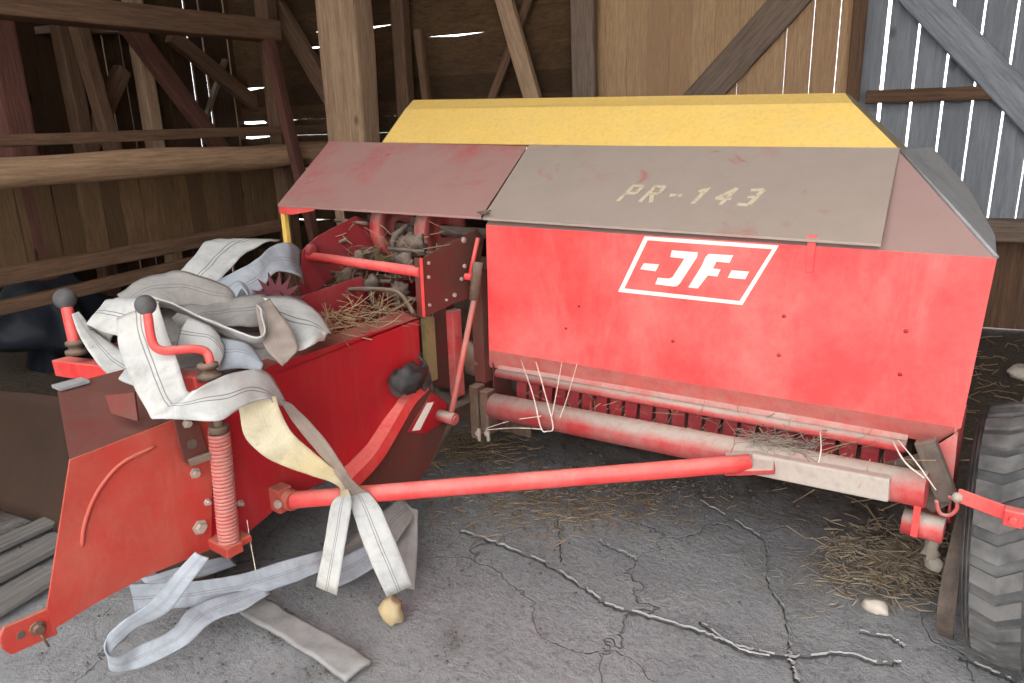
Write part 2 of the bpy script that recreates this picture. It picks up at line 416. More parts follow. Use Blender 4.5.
# timbers of the barn
def timber(name, a, b, w, h, mat, label, cat, up=None, rough=.012, seed=0, roundish=False, tz=None, group=None):
    """hewn beam from a to b: cross-section with worn corners, slightly irregular"""
    a, b = Vector(a), Vector(b); Z = (b-a); L = Z.length; Z.normalize()
    up = up or Vector((0,0,1)); X = up.cross(Z)
    if X.length < .05: X = BXv.copy()
    X = (X-Z*X.dot(Z)).normalized(); Y = Z.cross(X)
    n = 16; K = max(6, int(L/.15)); vs = []; fs = []
    for i in range(K+1):
        t = i/K
        for j in range(n):
            an = 2*PI*(j+.5)/n; c, s_ = math.cos(an), math.sin(an)
            if roundish: kx, ky = c, s_
            else:
                e = .22; kx = math.copysign(abs(c)**e, c); ky = math.copysign(abs(s_)**e, s_)
            k = 1+(.16 if roundish else .08)*noise.noise(Vector((kx*1.2+seed, ky*1.2, t*L*1.1)))
            off = X*(rough*noise.noise(Vector((seed+9, t*L*.6, 0))))+Y*(rough*noise.noise(Vector((seed+3, t*L*.6, 5))))
            vs.append(Vector((kx*w/2*k, ky*h/2*k, t*L)))
            vs[-1] += Vector((off.dot(X), off.dot(Y), 0))
    for i in range(K):
        for j in range(n):
            p = i*n+j; r = i*n+(j+1)%n; fs.append((p, r, r+n, p+n))
    fs.append(tuple(range(n-1,-1,-1))); fs.append(tuple(range(K*n, K*n+n)))
    mb = MB(); mb.add(vs, fs, roundish)
    o = mb.build(name, mat)
    m = Matrix((X, Y, Z)).transposed().to_4x4(); m.translation = a; o.matrix_world = m
    return tag(o, label, cat, group)
# along-length grain is local z for all of these
def vpost(name, px, py, by, w, h, mat, label, top=4.57, seed=0, lean=0):
    p = q(px, py, 'by', by); a = Vector((p.x, p.y, -.01)); b = Vector((p.x, p.y, top))+BXv*lean
    return timber(name, a, b, w, h, mat, label, 'timber post', up=BYv, seed=seed)
vpost('timber_post', 349, 70, 5.35, .37, .28, 'timber', 'thick pale squared timber post rising behind the red cover beside the yellow hood', seed=1)
vpost('timber_post', 585, 50, 6.0, .19, .12, 'timber_grey', 'brown post between the dark slatted boards and the pine boards', seed=2)
vpost('timber_post', 402, 50, 5.95, .13, .12, 'timber_dark', 'slim dark post just right of the thick pale post', seed=3)
p0 = q(862, 60, 'by', 6.05)
vpost('timber_post', 857, 50, 6.06, .09, .1, 'timber_dark', 'narrow dark post where the pine boards meet the grey slatted boards', seed=4)
def brace(px0, py0, px1, py1, by, w, h, mat, label, ax='by', seed=0, name='timber_brace', cat='timber brace', ext=0):
    a, b = q(px0, py0, ax, by), q(px1, py1, ax, by)
    if ext: a, b = a-(b-a)*ext, b+(b-a)*ext
    return timber(name, a, b, w, h, mat, label, cat, up=(BYv if ax == 'by' else BXv), seed=seed)
brace(488, -60, 548, 150, 5.95, .14, .08, 'timber', 'pale diagonal brace crossing in front of the dark lying boards', seed=5)
brace(540, -30, 470, 160, 6.06, .07, .05, 'timber_dark', 'thin dark brace leaning against the paler crossing brace', seed=6)
brace(850, -70, 690, 110, 6.08, .24, .05, 'timber_grey', 'dusty grey diagonal brace nailed across the pine boards', seed=7)
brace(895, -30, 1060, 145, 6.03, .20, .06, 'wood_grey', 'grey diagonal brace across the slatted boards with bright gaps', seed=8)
brace(866, 97, 1130, 88, 6.05, .09, .07, 'timber_dark', 'dark horizontal rail across the grey slatted boards', seed=9, name='wall_rail', cat='rail')
a = W(0.0, 6.0, .725); b = W(3.3, 6.0, .725)
timber('sill_beam', a, b, .16, .15, 'timber_grey', 'grey horizontal sill beam under the slatted boards at the right', 'beam', up=Vector((0,0,1)), seed=10)
brace(262, -20, 345, 120, 5.75, .15, .1, 'timber_dark', 'dark brown diagonal brace left of the thick pale post', seed=11)
brace(418, 30, 427, 105, 5.8, .07, .06, 'timber_dark', 'short thin stake in front of the dark lying boards', seed=12, name='timber_stake', cat='stake')
# left partition
LG = -4.45
a = q(-60, 177, 'bx', LG); b = q(345, 157, 'bx', LG)
a.z = b.z = 1.335
timber('log_rail', a, b, .19, .19, 'log', 'thick peeled log lying horizontally across the left side', 'log', seed=13, roundish=True, rough=.03)
a = q(-60, 143, 'bx', LG-.02); b = q(392, 126, 'bx', LG-.02)
timber('fence_rail', a, b, .06, .07, 'timber_dark', 'thin straight brown rail just above the thick log', 'rail', seed=14, group='partition rails')
a = q(-60, 289, 'bx', LG+.1); b = q(285, 224, 'bx', LG+.1)
timber('fence_rail', a, b, .07, .1, 'timber_dark', 'brown board rail below the thick log, upper of the two low rails', 'rail', seed=15, group='partition rails')
a = q(-60, 321, 'bx', LG+.1); b = q(230, 254, 'bx', LG+.1)
timber('fence_rail', a, b, .06, .08, 'timber_dark', 'brown board rail nearest the ground on the left side', 'rail', seed=16, group='partition rails')
a = q(266, 32, 'bx', LG+.15); b = q(302, 185, 'bx', LG+.15)
timber('leaning_bar', a, a+(b-a)*2.05, .10, .07, 'red_timber', 'slim reddish bar leaning in front of the log with a plate on top', 'bar', up=BXv, seed=17)
vpost('timber_post', 276, 100, 5.5, .14, .14, 'timber_dark', 'dark post standing behind the slim reddish leaning bar', seed=18)
a = q(-40, -2, 'bx', LG); b = q(272, 32, 'bx', LG+.1)
timber('loft_beam', a, b, .2, .16, 'timber_dark', 'long brown beam sloping across the top left corner', 'beam', seed=19)
brace(124, 20, 222, 150, -5.2, .15, .09, 'red_timber', 'reddish brown diagonal brace in the upper left darkness', ax='bx', seed=20)
brace(170, 35, 280, 125, -5.55, .14, .08, 'timber_dark', 'long dark brace slanting in front of the slits in the left wall', ax='bx', seed=21)
brace(66, -20, 118, 165, -5.3, .11, .1, 'timber_dark', 'dark leaning timber in the upper left corner', ax='bx', seed=22)
brace(122, 70, 88, 150, -5.5, .12, .1, 'timber_dark', 'short dark brace slanting the other way in the upper left', ax='bx', seed=27)
def lpost(px, py, bx, w, mat, label, seed, z0=-.01, z1=4.57):
    p = q(px, py, 'bx', bx)
    timber('timber_post', Vector((p.x,p.y,z0)), Vector((p.x,p.y,z1)), w, w, mat, label, 'timber post', up=BYv, seed=seed)
lpost(6, 100, -5.1, .20, 'red_timber', 'reddish brown post at the left edge of the picture', 23)
lpost(148, 100, -5.62, .12, 'timber', 'pale narrow post against the slatted left wall', 24)
lpost(72, 80, -5.5, .12, 'timber_dark', 'broad dark post in the upper left behind the leaning timber', 25)
a = q(40, 30, 'bx', -5.68); b = q(135, 32, 'bx', -5.68)
timber('wall_plank', a, b, .24, .05, 'timber_grey', 'grey board nailed level high on the left wall', 'plank', seed=26)
brace(225, 60, 205, 120, -5.68, .04, .05, 'timber_grey', 'thin pale batten on the slatted left wall', ax='bx', seed=28, name='batten', cat='batten')
brace(235, 175, 290, 235, -5.4, .1, .08, 'timber_grey', 'grey pole leaning below the log near the red cover', ax='bx', seed=29, name='leaning_pole', cat='pole')

# ---------------------------------------------------------------- the baler
ROOT = empty('pickup_baler', (-1.0, 2.6, 0), 'old red pickup baler with yellow hood and white emblem on the barn floor', 'baler')
V = Vector
def part(mb, name, mat, parent=ROOT, bevel=0, label=None, kind=None):
    o = mb.build(name, mat, None, bevel, kind)
    if parent is not None:
        o.parent = parent
        o.matrix_parent_inverse = Matrix.Translation(-V(ROOT.location)) if parent is ROOT else PARINV[parent.name]
        PARINV[o.name] = Matrix.Translation((0,0,0))
    if label: o['label'] = label
    return o
PARINV = {}
def P(pts, ax, val): return [q(x, y, ax, val) for x, y in pts]
def nrm(a, b, c): return (b-a).cross(c-a).normalized()

# front panel (the fold at its foot bends in under it)
mb = MB(); pf = P([(486,225),(997,258),(961,428),(489,350)], 'y', 2.1)
mb.slab(pf, (0,-1,0), .004)
hem = [pf[3], pf[2], q(937,443,'y',2.13), q(489,367,'y',2.13)]
n = nrm(hem[0], hem[1], hem[2]); n = n if n.y < 0 else -n
panel = part(mb, 'front_panel', 'red_panel')
mb = MB(); mb.slab(hem, n, .004); part(mb, 'folded_hem', 'red_pale', panel)
def Z1(x, y): return q(600+x/5.12, 225+y/5.12, 'y', 2.0985)
mb = MB(); N_ = (0,-1,0); T_ = .0012
out = [(228,58),(915,105),(728,410),(92,342)]; inn = [(243,78),(882,124),(714,390),(124,325)]
for i in range(4):
    j = (i+1)%4; mb.slab([Z1(*out[i]), Z1(*out[j]), Z1(*inn[j]), Z1(*inn[i])], N_, T_)
part(mb, 'emblem_frame', 'white_paint', panel, label='white outlined parallelogram frame')
for poly in ([(368,130),(500,140),(496,165),(408,300),(392,314),(375,315),(283,303),(296,270),(352,275),(372,266),(432,172),(360,164)],
             [(556,148),(682,155),(662,194),(596,187),(577,222),(617,228),(600,264),(552,258),(500,325),(452,319),(520,210),(540,165)]):
    mb = MB(); mb.slab([Z1(*p) for p in poly], N_, T_)
    part(mb, 'emblem_letter', 'white_paint', panel)
for poly in ([(224,196),(302,202),(284,237),(206,226)], [(674,232),(763,239),(743,278),(654,270)]):
    mb = MB(); mb.slab([Z1(*p) for p in poly], N_, T_); part(mb, 'emblem_dash', 'white_paint', panel)
for x, y in ((579,306),(566,328),(673,341),(784,316),(779,355),(906,331),(900,374)):
    mb = MB(); c = q(x, y, 'y', 2.1); mb.lathe(c, (0,-1,0), [(.006,0),(.006,.002),(.003,.004),(0,.0045)], 12); part(mb, 'rivet', 'red_deep', panel)
mb = MB(); a = q(812,244,'y',2.1); mb.box(a+V((0,-.004,-.03)), .022, .005, .095); mb.tube([a+V((-.013,-.006,.02)), a+V((.013,-.006,.02))], .006, 8)
part(mb, 'lid_latch', 'red_panel', bevel=.001)

# hood: sloping sheets
A = pf[1]; A0 = pf[0]
B = q(900,150,'y',2.5); B0 = q(530,148,'y',2.5); LL = q(281,206,'y',2.1); LU = q(330,143,'y',2.5)
C2 = q(932,147,'y',2.9); D2 = q(968,187,'y',2.9); E2 = q(995,235,'y',2.5)
mb = MB()
n = nrm(A0, A, B); n = n if n.z > 0 else -n
mb.slab([A0, A, B, B0], n, .004)
part(mb, 'hood_sheet', 'hip')
mb = MB()
for tri in ([A, E2, B], [E2, D2, B], [D2, C2, B]):
    m_ = nrm(*tri); m_ = m_ if m_.x > 0 else -m_
    mb.slab(tri, m_, .003)
part(mb, 'hood_side_sheet', 'grey_metal')
mb = MB(); mb.tube([A+n*.002, B+n*.002], .005, 8); part(mb, 'hood_seam', 'grey_metal')
def lid(pts, mat, lift, name, lipz):
    mb = MB(); pts = [p+n*lift for p in pts]
    mb.slab(pts, n, .004)
    mb.slab([pts[1], pts[2], pts[2]-V((0,0,lipz)), pts[1]-V((0,0,lipz))], (0,-1,0), .004)
    if lift > .012:
        mb.slab([pts[2], pts[3], pts[3]-n*.012, pts[2]-n*.012], (1,0,0), .004)
    return part(mb, name, mat, bevel=.0015)
off = V((0,-.012,0))
lidR = lid([B0, q(484,221,'y',2.09), q(881,248,'y',2.09), q(900,152,'y',2.5)], 'lid_grey', .014, 'hood_lid', .008)
lidL = lid([LU, LL+off, q(482,219,'y',2.088), q(528,148,'y',2.5)], 'lid_red', .010, 'hood_lid', .010)
mb = MB(); c0 = LL+off; e0 = q(314,209,'y',2.088)
mb.slab([c0, e0, e0-V((0,0,.008)), c0+V((.09,0,-.034)), c0-V((0,0,.034))], (0,-1,0), .004); part(mb, 'lid_lip', 'red_panel', lidL)
mb = MB(); mb.box(q(486,216,'y',2.09)+n*.014, .03, .02, .008); mb.tube([q(479,216,'y',2.09)+n*.016, q(492,214,'y',2.09)+n*.016], .003, 8)
part(mb, 'lid_hinge', 'dark_metal')
# stencilled letters on the grey lid
def stencil():
    lo = q(618,201,'y',2.17); 
    u = (q(757,206,'y',2.17)-lo)
    # plane of the lid
    o0 = B0+n*.0146
    def onlid(px, py):
        r = ray(px, py); return CAMP+r*((o0-CAMP).dot(n)/r.dot(n))
    segs = {'P': [((0,0),(0,1)),((0,1),(.55,1)),((.6,.95),(.6,.55)),((.55,.5),(0,.5))],
            'R': [((0,0),(0,1)),((0,1),(.55,1)),((.6,.95),(.6,.55)),((.55,.5),(0,.5)),((.25,.5),(.65,0))],
            '-': [((.05,.45),(.6,.45))], '1': [((.35,0),(.35,1)),((.35,1),(.1,.75))],
            '4': [((.5,0),(.5,1)),((.5,1),(0,.35)),((0,.33),(.7,.33))],
            '3': [((.02,.95),(.5,1)),((.58,.95),(.55,.55)),((.5,.52),(.2,.52)),((.58,.5),(.58,.08)),((.5,0),(0,.03))]}
    o, pr_ = onlid(618,199), onlid(757,203)
    X = (pr_-o); Lw = X.length; X.normalize(); Y = n.cross(X); Y = Y if Y.z > 0 else -Y
    hgt = (onlid(640,184)-onlid(636,199)).dot(Y)
    from mathutils.bvhtree import BVHTree
    tr = BVHTree.FromPolygons([tuple(v_.co) for v_ in lidR.data.vertices], [tuple(p.vertices) for p in lidR.data.polygons])
    def drop(p):
        h = tr.ray_cast(p+n*.1, -n)
        return (h[0] if h[0] is not None else p)+n*.0006
    for k, ch in enumerate('PR-143'):
        mb = MB(); ox = k*Lw/5.75
        for a, b_ in segs[ch]:
            f = lambda t: o + X*(ox+t[0]*Lw*.128+t[1]*hgt*.22)+Y*(t[1]*hgt)
            a3, b3 = f(a), f(b_); 
            d = (b3-a3).normalized(); s_ = n.cross(d)*.0075
            mb.slab([drop(x_) for x_ in (a3-s_-d*.004, b3-s_+d*.004, b3+s_+d*.004, a3+s_-d*.004)], n, .0003)
        part(mb, 'stencilled_character', 'stencil', lidR)
m, nt, b = new_mat('worn_cream_stencil'); v = coords(nt)
nt.links.new(mix(nt, ramp(nt, noi(nt, v, 38, 6, .7), .50, .66), (.60,.50,.35), (.36,.27,.22)), b.inputs['Base Color'])
b.inputs['Roughness'].default_value = .8; MT['stencil'] = m
stencil()

# yellow hood
y0, y1 = P([(382,142),(900,150)], 'y', 2.5)
f0, f1 = q(405,109,'y',2.70), q(853,103,'y',2.70)
t0, t1 = q(413,100,'y',2.80), q(845,93,'y',2.80)
mb = MB(); ny = nrm(y0, y1, f1); ny = ny if ny.y < 0 else -ny
mb.slab([y0, y1, f1, f0], ny, .004); n2 = nrm(f0, f1, t1); n2 = n2 if n2.y < 0 else -n2
mb.slab([f0, f1, t1, t0], n2, .004)
b0, b1 = t0+V((0,.5,-.01)), t1+V((-.22,.5,-.01))
mb.slab([t0, t1, b1, b0], (0,0,1), .004)
hood = part(mb, 'yellow_hood', 'yellow', label='yellow upper hood')
mb = MB(); s1 = q(911,151,'y',3.0); s2 = q(849,94,'y',3.1)
for tri in ([y1, s1, f1], [f1, s1, s2], [f1, s2, t1]):
    m_ = nrm(*tri); m_ = m_ if m_.x > 0 else -m_
    mb.slab(tri, m_, .004)
part(mb, 'hood_end_sheet', 'yellow_dirty', hood)
mb = MB(); l1 = V((y0.x, 3.3, y0.z)); mb.slab([y0, f0, t0, b0, l1], (-1,0,0), .004); part(mb, 'hood_end_sheet', 'yellow_dirty', hood)
# body behind
mb = MB()
mb.slab([V((-.165,2.105,.72)), V((-.142,2.105,1.16)), V((-.180,2.5,1.160)), V((-.19,2.5,.72))], (1,0,0), .004); mb.slab([V((-.19,2.5,.72)), V((-.180,2.5,1.160)), V((-.302,2.9,1.26)), V((-.32,2.9,.72))], (1,0,0), .004)
part(mb, 'side_panel', 'red_dusty')
mb = MB(); mb.box((-1.72,3.3,.95), 2.40, .006, .75); part(mb, 'rear_panel', 'red_dusty')
mb = MB(); mb.slab([V((-2.95,2.5,.75)), V((-2.95,3.35,.75)), V((-2.95,3.35,1.4)), V((-2.98,2.5,1.43))], (-1,0,0), .004); part(mb, 'side_panel', 'rust')
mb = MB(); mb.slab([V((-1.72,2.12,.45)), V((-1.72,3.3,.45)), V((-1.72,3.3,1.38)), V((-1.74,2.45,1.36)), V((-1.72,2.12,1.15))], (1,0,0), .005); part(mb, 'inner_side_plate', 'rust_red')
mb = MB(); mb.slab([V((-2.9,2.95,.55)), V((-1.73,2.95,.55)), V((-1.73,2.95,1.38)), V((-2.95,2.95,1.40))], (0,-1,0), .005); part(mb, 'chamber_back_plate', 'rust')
mb = MB(); mb.box(q(286,230,'y',2.12)+V((0,0,-.02)), .028, .02, .2); part(mb, 'lid_prop', 'yellow', label='yellow upright prop')

# pickup: rail, bands, reel, cross tube
a, b_ = q(497,373,'y',2.11), q(906,447,'y',2.11)
mb = MB(); mb.tube([a, b_], .017, 12); part(mb, 'pickup_rail', 'red_dusty')
mb = MB(); dn = V((0,.05,-.05))
mb.slab([a+V((0,.02,.045)), b_+V((0,.02,.04)), b_+V((0,.0,.0)), a+V((0,0,0))], (0,-1,0), .004); part(mb, 'pickup_windguard', 'red_dusty')
xs = -1.60; k = 0; dirr = (b_-a)/(b_.x-a.x)
band0 = None
while xs < -.27:
    z0 = a.z+dirr.z*(xs-a.x)
    cy, cz, r = 2.30, z0-.075, .165
    vs = []; fs = []; K = 14
    for i in range(K+1):
        an = math.radians(205-150*i/K+ -10)
        an = math.radians(100+90*i/K)
        yy = math.cos(an); zz = math.sin(an)
        for rr in (r, r-.012):
            for sx in (-.0225,.0225): vs.append(V((xs+sx, cy+yy*rr, cz+zz*rr)))
    for i in range(K):
        o = i*4; fs += [(o,o+1,o+5,o+4),(o+2,o+6,o+7,o+3),(o,o+4,o+6,o+2),(o+1,o+3,o+7,o+5)]
    fs += [(0,2,3,1),(K*4,K*4+1,K*4+3,K*4+2)]
    mb = MB(); mb.add(vs, fs); part(mb, 'pickup_band', 'crimson_shaded')
    mt = MB()
    if k < 22:
        tz = cz+.02*math.sin(k*2.1)
        mt.tube([V((xs+.029, cy-.06, tz)), V((xs+.029, cy-.13, tz+.01)), V((xs+.029, cy-.178, tz-.005+.01*math.cos(k)))], .0028, 6)
        part(mt, 'pickup_tine', 'dark_metal')
    xs += .0585; k += 1
mb = MB(); mb.tube([a+V((-.02,.2,-.075)), b_+V((0,.2,-.075))], .09, 24); part(mb, 'pickup_reel', 'dark_metal')
p0_, p1_ = q(500,407,'y',2.0), q(927,490,'y',2.0)
p0_ = p0_-(p1_-p0_)*.02
mb = MB(); mb.tube([p0_, p1_], .047, 24); tube_ = part(mb, 'cross_tube', 'red_dusty')
dt = (p1_-p0_).normalized()
mb = MB(); mb.bar(q(757,458,'y',1.99), q(893,484,'y',1.99), .10, .066, up=V((0,0,1))); part(mb, 'cross_tube_sleeve', 'grey_pink' if 'grey_pink' in MT else 'red_dusty', bevel=.006)
# stay bar to the drawbar
s0 = q(292,500,'x',-1.74); s1_ = q(750,463,'y',1.93)
mb = MB(); mb.tube(spline([s0, s0.lerp(s1_,.5), s1_], 6), .0255, 16)
sb = part(mb, 'stay_bar', 'red')
mb = MB(); mb.bar(q(725,464,'y',1.925), q(775,462,'y',1.95), .075, .022, up=V((0,-.5,1))); part(mb, 'flattened_end', 'red_dusty', sb, bevel=.004)
mb = MB(); mb.box(s0+V((-.04,-.01,0)), .05, .05, .075); mb.tube([s0+V((-.06,.0,.0)), s0+V((.01,0,0))], .032, 12); part(mb, 'stay_bracket', 'red_orange', bevel=.004)
mb = MB(); mb.lathe(s0+V((-.012,-.035,.0)), (0,-1,0), [(.013,0),(.013,.012),(0,.012)], 6, False); part(mb, 'bolt', 'bolt')

# right end of the pickup
mb = MB(); a1, a2 = q(925,440,'y',2.03), q(948,500,'y',2.03)
mb.bar(a1, a2, .05, .03, up=V((0,-1,0))); part(mb, 'guard_channel', 'dark_metal', bevel=.003)
mb = MB(); mb.slab(P([(868,468),(925,452),(952,503),(933,513)], 'y', 2.06), (0,-1,0), .006); part(mb, 'guard_gusset', 'dark_metal')
mb = MB(); mb.tube(spline(P([(936,500),(940,513),(950,515),(957,508),(955,499),(948,497)], 'y', 2.0), 5), .005, 8); part(mb, 'hook', 'red_dusty')
mb = MB(); mb.slab([V((-.168,2.1,.72)), V((-.168,2.3,.72)), V((-.165,2.3,.35)), V((-.155,2.12,.45))], (1,0,0), .006); part(mb, 'end_plate', 'red_dusty')
mb = MB(); mb.slab(P([(936,446),(958,432),(951,500),(943,500)], 'y', 2.09), (0,-1,0), .004); part(mb, 'end_flange', 'red_dusty')
mb = MB(); mb.tube([q(903,520,'y',2.02), q(944,531,'y',2.02)], .034, 18); ax_ = part(mb, 'axle_tube', 'red_dusty')
mb = MB(); mb.box(q(917,512,'y',1.975)+V((0,0,-.01)), .016, .008, .12); part(mb, 'axle_clamp', 'red')
mb = MB(); mb.tube([V((-.25,2.37,.36)), V((-.12,2.37,.36))], .045, 18); mb.bar(V((-.2,2.37,.36)), V((-.2,2.2,.62)), .03,.08); part(mb, 'axle', 'rust_red')
e0_, e1_ = q(958,495,'y',1.98), q(1060,533,'y',1.90)
mb = MB(); mb.bar(e0_, e1_, .034, .012, up=V((0,-1,.3))); st = part(mb, 'wheel_strut', 'red', bevel=.002)
mb = MB(); c = q(1014,517,'y',1.925); mb.box(c, .04, .03, .04); mb.lathe(c+V((0,-.015,0)), (0,-1,0), [(.010,0),(.010,.012),(0,.012)], 8, False); part(mb, 'strut_joint', 'red', st, bevel=.003)
mb = MB(); mb.lathe(e0_+V((0,-.01,0)), (0,-1,0), [(.012,0),(.012,.01),(0,.012)], 12); part(mb, 'bolt', 'bolt')
# curved skid beside the tyre
mb = MB(); path = spline([V((-.135,2.22,.50)), V((-.135,2.20,.36)), V((-.135,2.16,.24)), V((-.132,2.15,.13)), V((-.128,2.19,.05)), V((-.122,2.26,.010))], 6)
for i in range(len(path)-1):
    p, r_ = path[i], path[i+1]; t = (r_-p).normalized(); s_ = V((.010+.012*math.sin(PI*i/len(path)),0,0)); w_ = t.cross(V((1,0,0)))*.004
    mb.add([p-s_-w_, p+s_-w_, r_+s_-w_, r_-s_-w_, p-s_+w_, p+s_+w_, r_+s_+w_, r_-s_+w_], [(0,1,2,3),(7,6,5,4),(0,4,5,1),(2,6,7,3),(0,3,7,4),(1,5,6,2)])
part(mb, 'skid', 'dark_metal')
# wheel
WR, WC = .362, V((.035,2.33,.362))
def wheel(c, name='wheel'):
    mb = MB(); prof = []
    hw = .135
    prof = [(.20,-.09),(.215,-.105),(.25,-.132),(.29,-.140),(.325,-.132),(.346,-.112),(.357,-.07),(.362,0),(.357,.07),(.346,.112),(.325,.132),(.29,.14),(.25,.132),(.215,.105),(.20,.09)]
    mb.lathe(c, (1,0,0), prof, 96)
    nT = 30; lg = MB()
    for i in range(nT):
        for side in (-1, 1):
            a0 = 2*PI*(i+(.5 if side > 0 else 0))/nT
            for seg, (xa, xb, da, db) in enumerate([(0.006,.06,.0,.085),(.060,.118,.085,.045)]):
                pts = []
                wA = .125
                def pt(x, a, lift):
                    r = .3635-.02*(abs(x)/.12)**3+lift
                    return c+V((x*1.0, math.cos(a)*r, math.sin(a)*r))
                vs = []
                for lift in (-.012, .008):
                    for (x, a) in ((xa, a0+da), (xb, a0+db), (xb, a0+db+wA), (xa, a0+da+wA)):
                        vs.append(pt(side*x, a, lift))
                lg.add(vs, [(4,5,6,7),(0,3,2,1),(0,1,5,4),(1,2,6,5),(2,3,7,6),(3,0,4,7)])
    for rr, hh in ((.315,-.137),(.30,-.141),(.335,-.126)):
        mb.lathe(c, (1,0,0), [(rr,hh),(rr+.004,hh-.004),(rr+.008,hh+.002)], 96)
    CM = Matrix.Rotation(-.10, 3, 'Y')
    def camber(m_): m_.v = [c+CM@(p-c) for p in m_.v]
    camber(mb); camber(lg)
    tyre = part(mb, 'tyre', 'rubber')
    part(lg, 'tread_blocks', 'rubber_dusty', tyre)
    mb = MB(); mb.lathe(c, (1,0,0), [(.205,-.10),(.205,-.085),(.18,-.075),(.17,-.03),(.09,-.02),(.085,-.05),(.05,-.055),(0,-.055)], 48)
    mb.lathe(c, (1,0,0), [(.205,.10),(.205,.085),(.18,.075),(.17,.03),(.09,.02),(0,.02)], 48)
    camber(mb); rim = part(mb, 'rim', 'red_dusty', tyre)
    for i in range(5):
        a = 2*PI*i/5; mb = MB(); mb.lathe(c+V((-.022, math.cos(a)*.12, math.sin(a)*.12)), (-1,0,0), [(.011,0),(.011,.01),(0,.01)], 6, False); camber(mb); part(mb, 'wheel_nut', 'bolt', tyre)
wheel(WC)

# ---- bale channel and drawbar
XS = -1.8
mb = MB()
mb.slab(P([(418,318),(421,372),(398,400),(372,440),(332,478),(285,501),(238,541),(206,548),(200,414),(240,386),(270,366)], 'x', XS), (1,0,0), .005)
fl = [q(418,318,'x',XS), q(240,386,'x',XS)]
mb.slab([fl[0], fl[1], fl[1]+V((-.10,0,.012)), fl[0]+V((-.10,0,.012))], (0,0,1), .005)
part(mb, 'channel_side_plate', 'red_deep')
mb = MB()
mb.slab(P([(70,460),(173,420),(212,402),(212,549),(145,577),(95,604),(53,630),(47,609)], 'x', XS+.008), (1,0,0), .006)
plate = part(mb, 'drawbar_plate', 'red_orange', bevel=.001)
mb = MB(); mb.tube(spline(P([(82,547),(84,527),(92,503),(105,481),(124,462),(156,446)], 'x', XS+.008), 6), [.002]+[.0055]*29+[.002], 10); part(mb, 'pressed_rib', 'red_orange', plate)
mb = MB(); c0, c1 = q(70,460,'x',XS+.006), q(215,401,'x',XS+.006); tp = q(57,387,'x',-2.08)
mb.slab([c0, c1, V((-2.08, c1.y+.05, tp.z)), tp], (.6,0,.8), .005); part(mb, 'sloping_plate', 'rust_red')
mb = MB(); mb.slab([tp+V((.03,-.005,.004)), tp+V((.03,.07,.004)), tp+V((-.02,.07,.004)), tp+V((-.02,-.005,.004))], (0,0,1), .008); part(mb, 'top_tab', 'grey_metal')
mb = MB(); mb.slab(P([(50,608),(4,628),(0,638),(3,650),(12,655),(58,634)], 'x', XS-.0), (1,0,0), .012); hp = part(mb, 'hitch_plate', 'red_orange', bevel=.002)
mb = MB(); c = q(37,628,'x',XS); mb.lathe(c, (1,0,0), [(.017,0),(.017,.004),(.011,.004),(.011,.016),(0,.016)], 8, False); mb.tube([c+V((.012,0,-.01)), c+V((.016,.01,-.05))], .003, 6); part(mb, 'hitch_bolt', 'rust', hp)
mb = MB(); c = q(21,635,'x',XS); mb.lathe(c, (1,0,0), [(.0095,0.0),(.0095,.0012),(0,.0012)], 14, False); part(mb, 'pin_hole', 'dark_metal', hp)
# second side of the channel and its floor
def ch(x0, y0, z0, x1, y1, z1, name, mat):
    mb = MB(); mb.box(((x0+x1)/2,(y0+y1)/2,(z0+z1)/2), abs(x1-x0), abs(y1-y0), abs(z1-z0)); return part(mb, name, mat)
ch(-2.46,1.0,.50,-2.455,2.9,.86,'channel_side_plate','crimson_shaded')
ch(-2.45,1.05,.46,-1.81,2.9,.465,'channel_floor','rust')
ch(-2.45,1.2,.78,-1.93,1.62,.785,'channel_cover','rust_red')
mb = MB(); mb.slab([V((-2.12,1.25,.93)), V((-2.12,1.85,.98)), V((-2.12,1.85,.80)), V((-2.12,1.25,.80))], (1,0,0), .006)
part(mb, 'inner_rail_plate', 'crimson_shaded')
# crossbar and cranks
cb0, cb1 = q(62,366,'y',.96), q(205,385,'x',-1.76)
mb = MB(); mb.bar(cb0, cb1, .055, .055); part(mb, 'cross_bar', 'red', bevel=.004)
def crank(pts, r, knob, kr, base, nm='density_crank'):
    mb = MB(); mb.tube(spline(pts, 7), r, 12)
    cr = part(mb, nm, 'red')
    mb = MB(); mb.lathe(knob, (0,0,1), [(kr*math.sin(PI*i/10), -kr*math.cos(PI*i/10)) for i in range(11)], 20); part(mb, 'knob', 'knob', cr)
    mb = MB(); mb.lathe(base, (0,0,1), [(.0,-.012),(.032,-.012),(.032,0),(.02,.002),(.02,.018),(.027,.018),(.027,.028),(.012,.032)], 16)
    part(mb, 'washer', 'rust', cr)
dk = 1.93
b1 = q(209,371,'d',dk)
crank([q(211,380,'d',dk), q(210,362,'d',dk), q(206,352,'d',dk), q(195,349,'d',dk-.015), q(176,350,'d',dk-.04), q(161,350,'d',dk-.06), q(152,341,'d',dk-.07), q(147,310,'d',dk-.08)], .0115, q(145.5,305,'d',dk-.08), .026, q(209,374,'d',dk))
dk = 2.33
crank([q(76,352,'d',dk), q(74,340,'d',dk), q(70,322,'d',dk), q(66,303,'d',dk)], .018, q(65,299,'d',dk), .034, q(76,350,'d',dk))
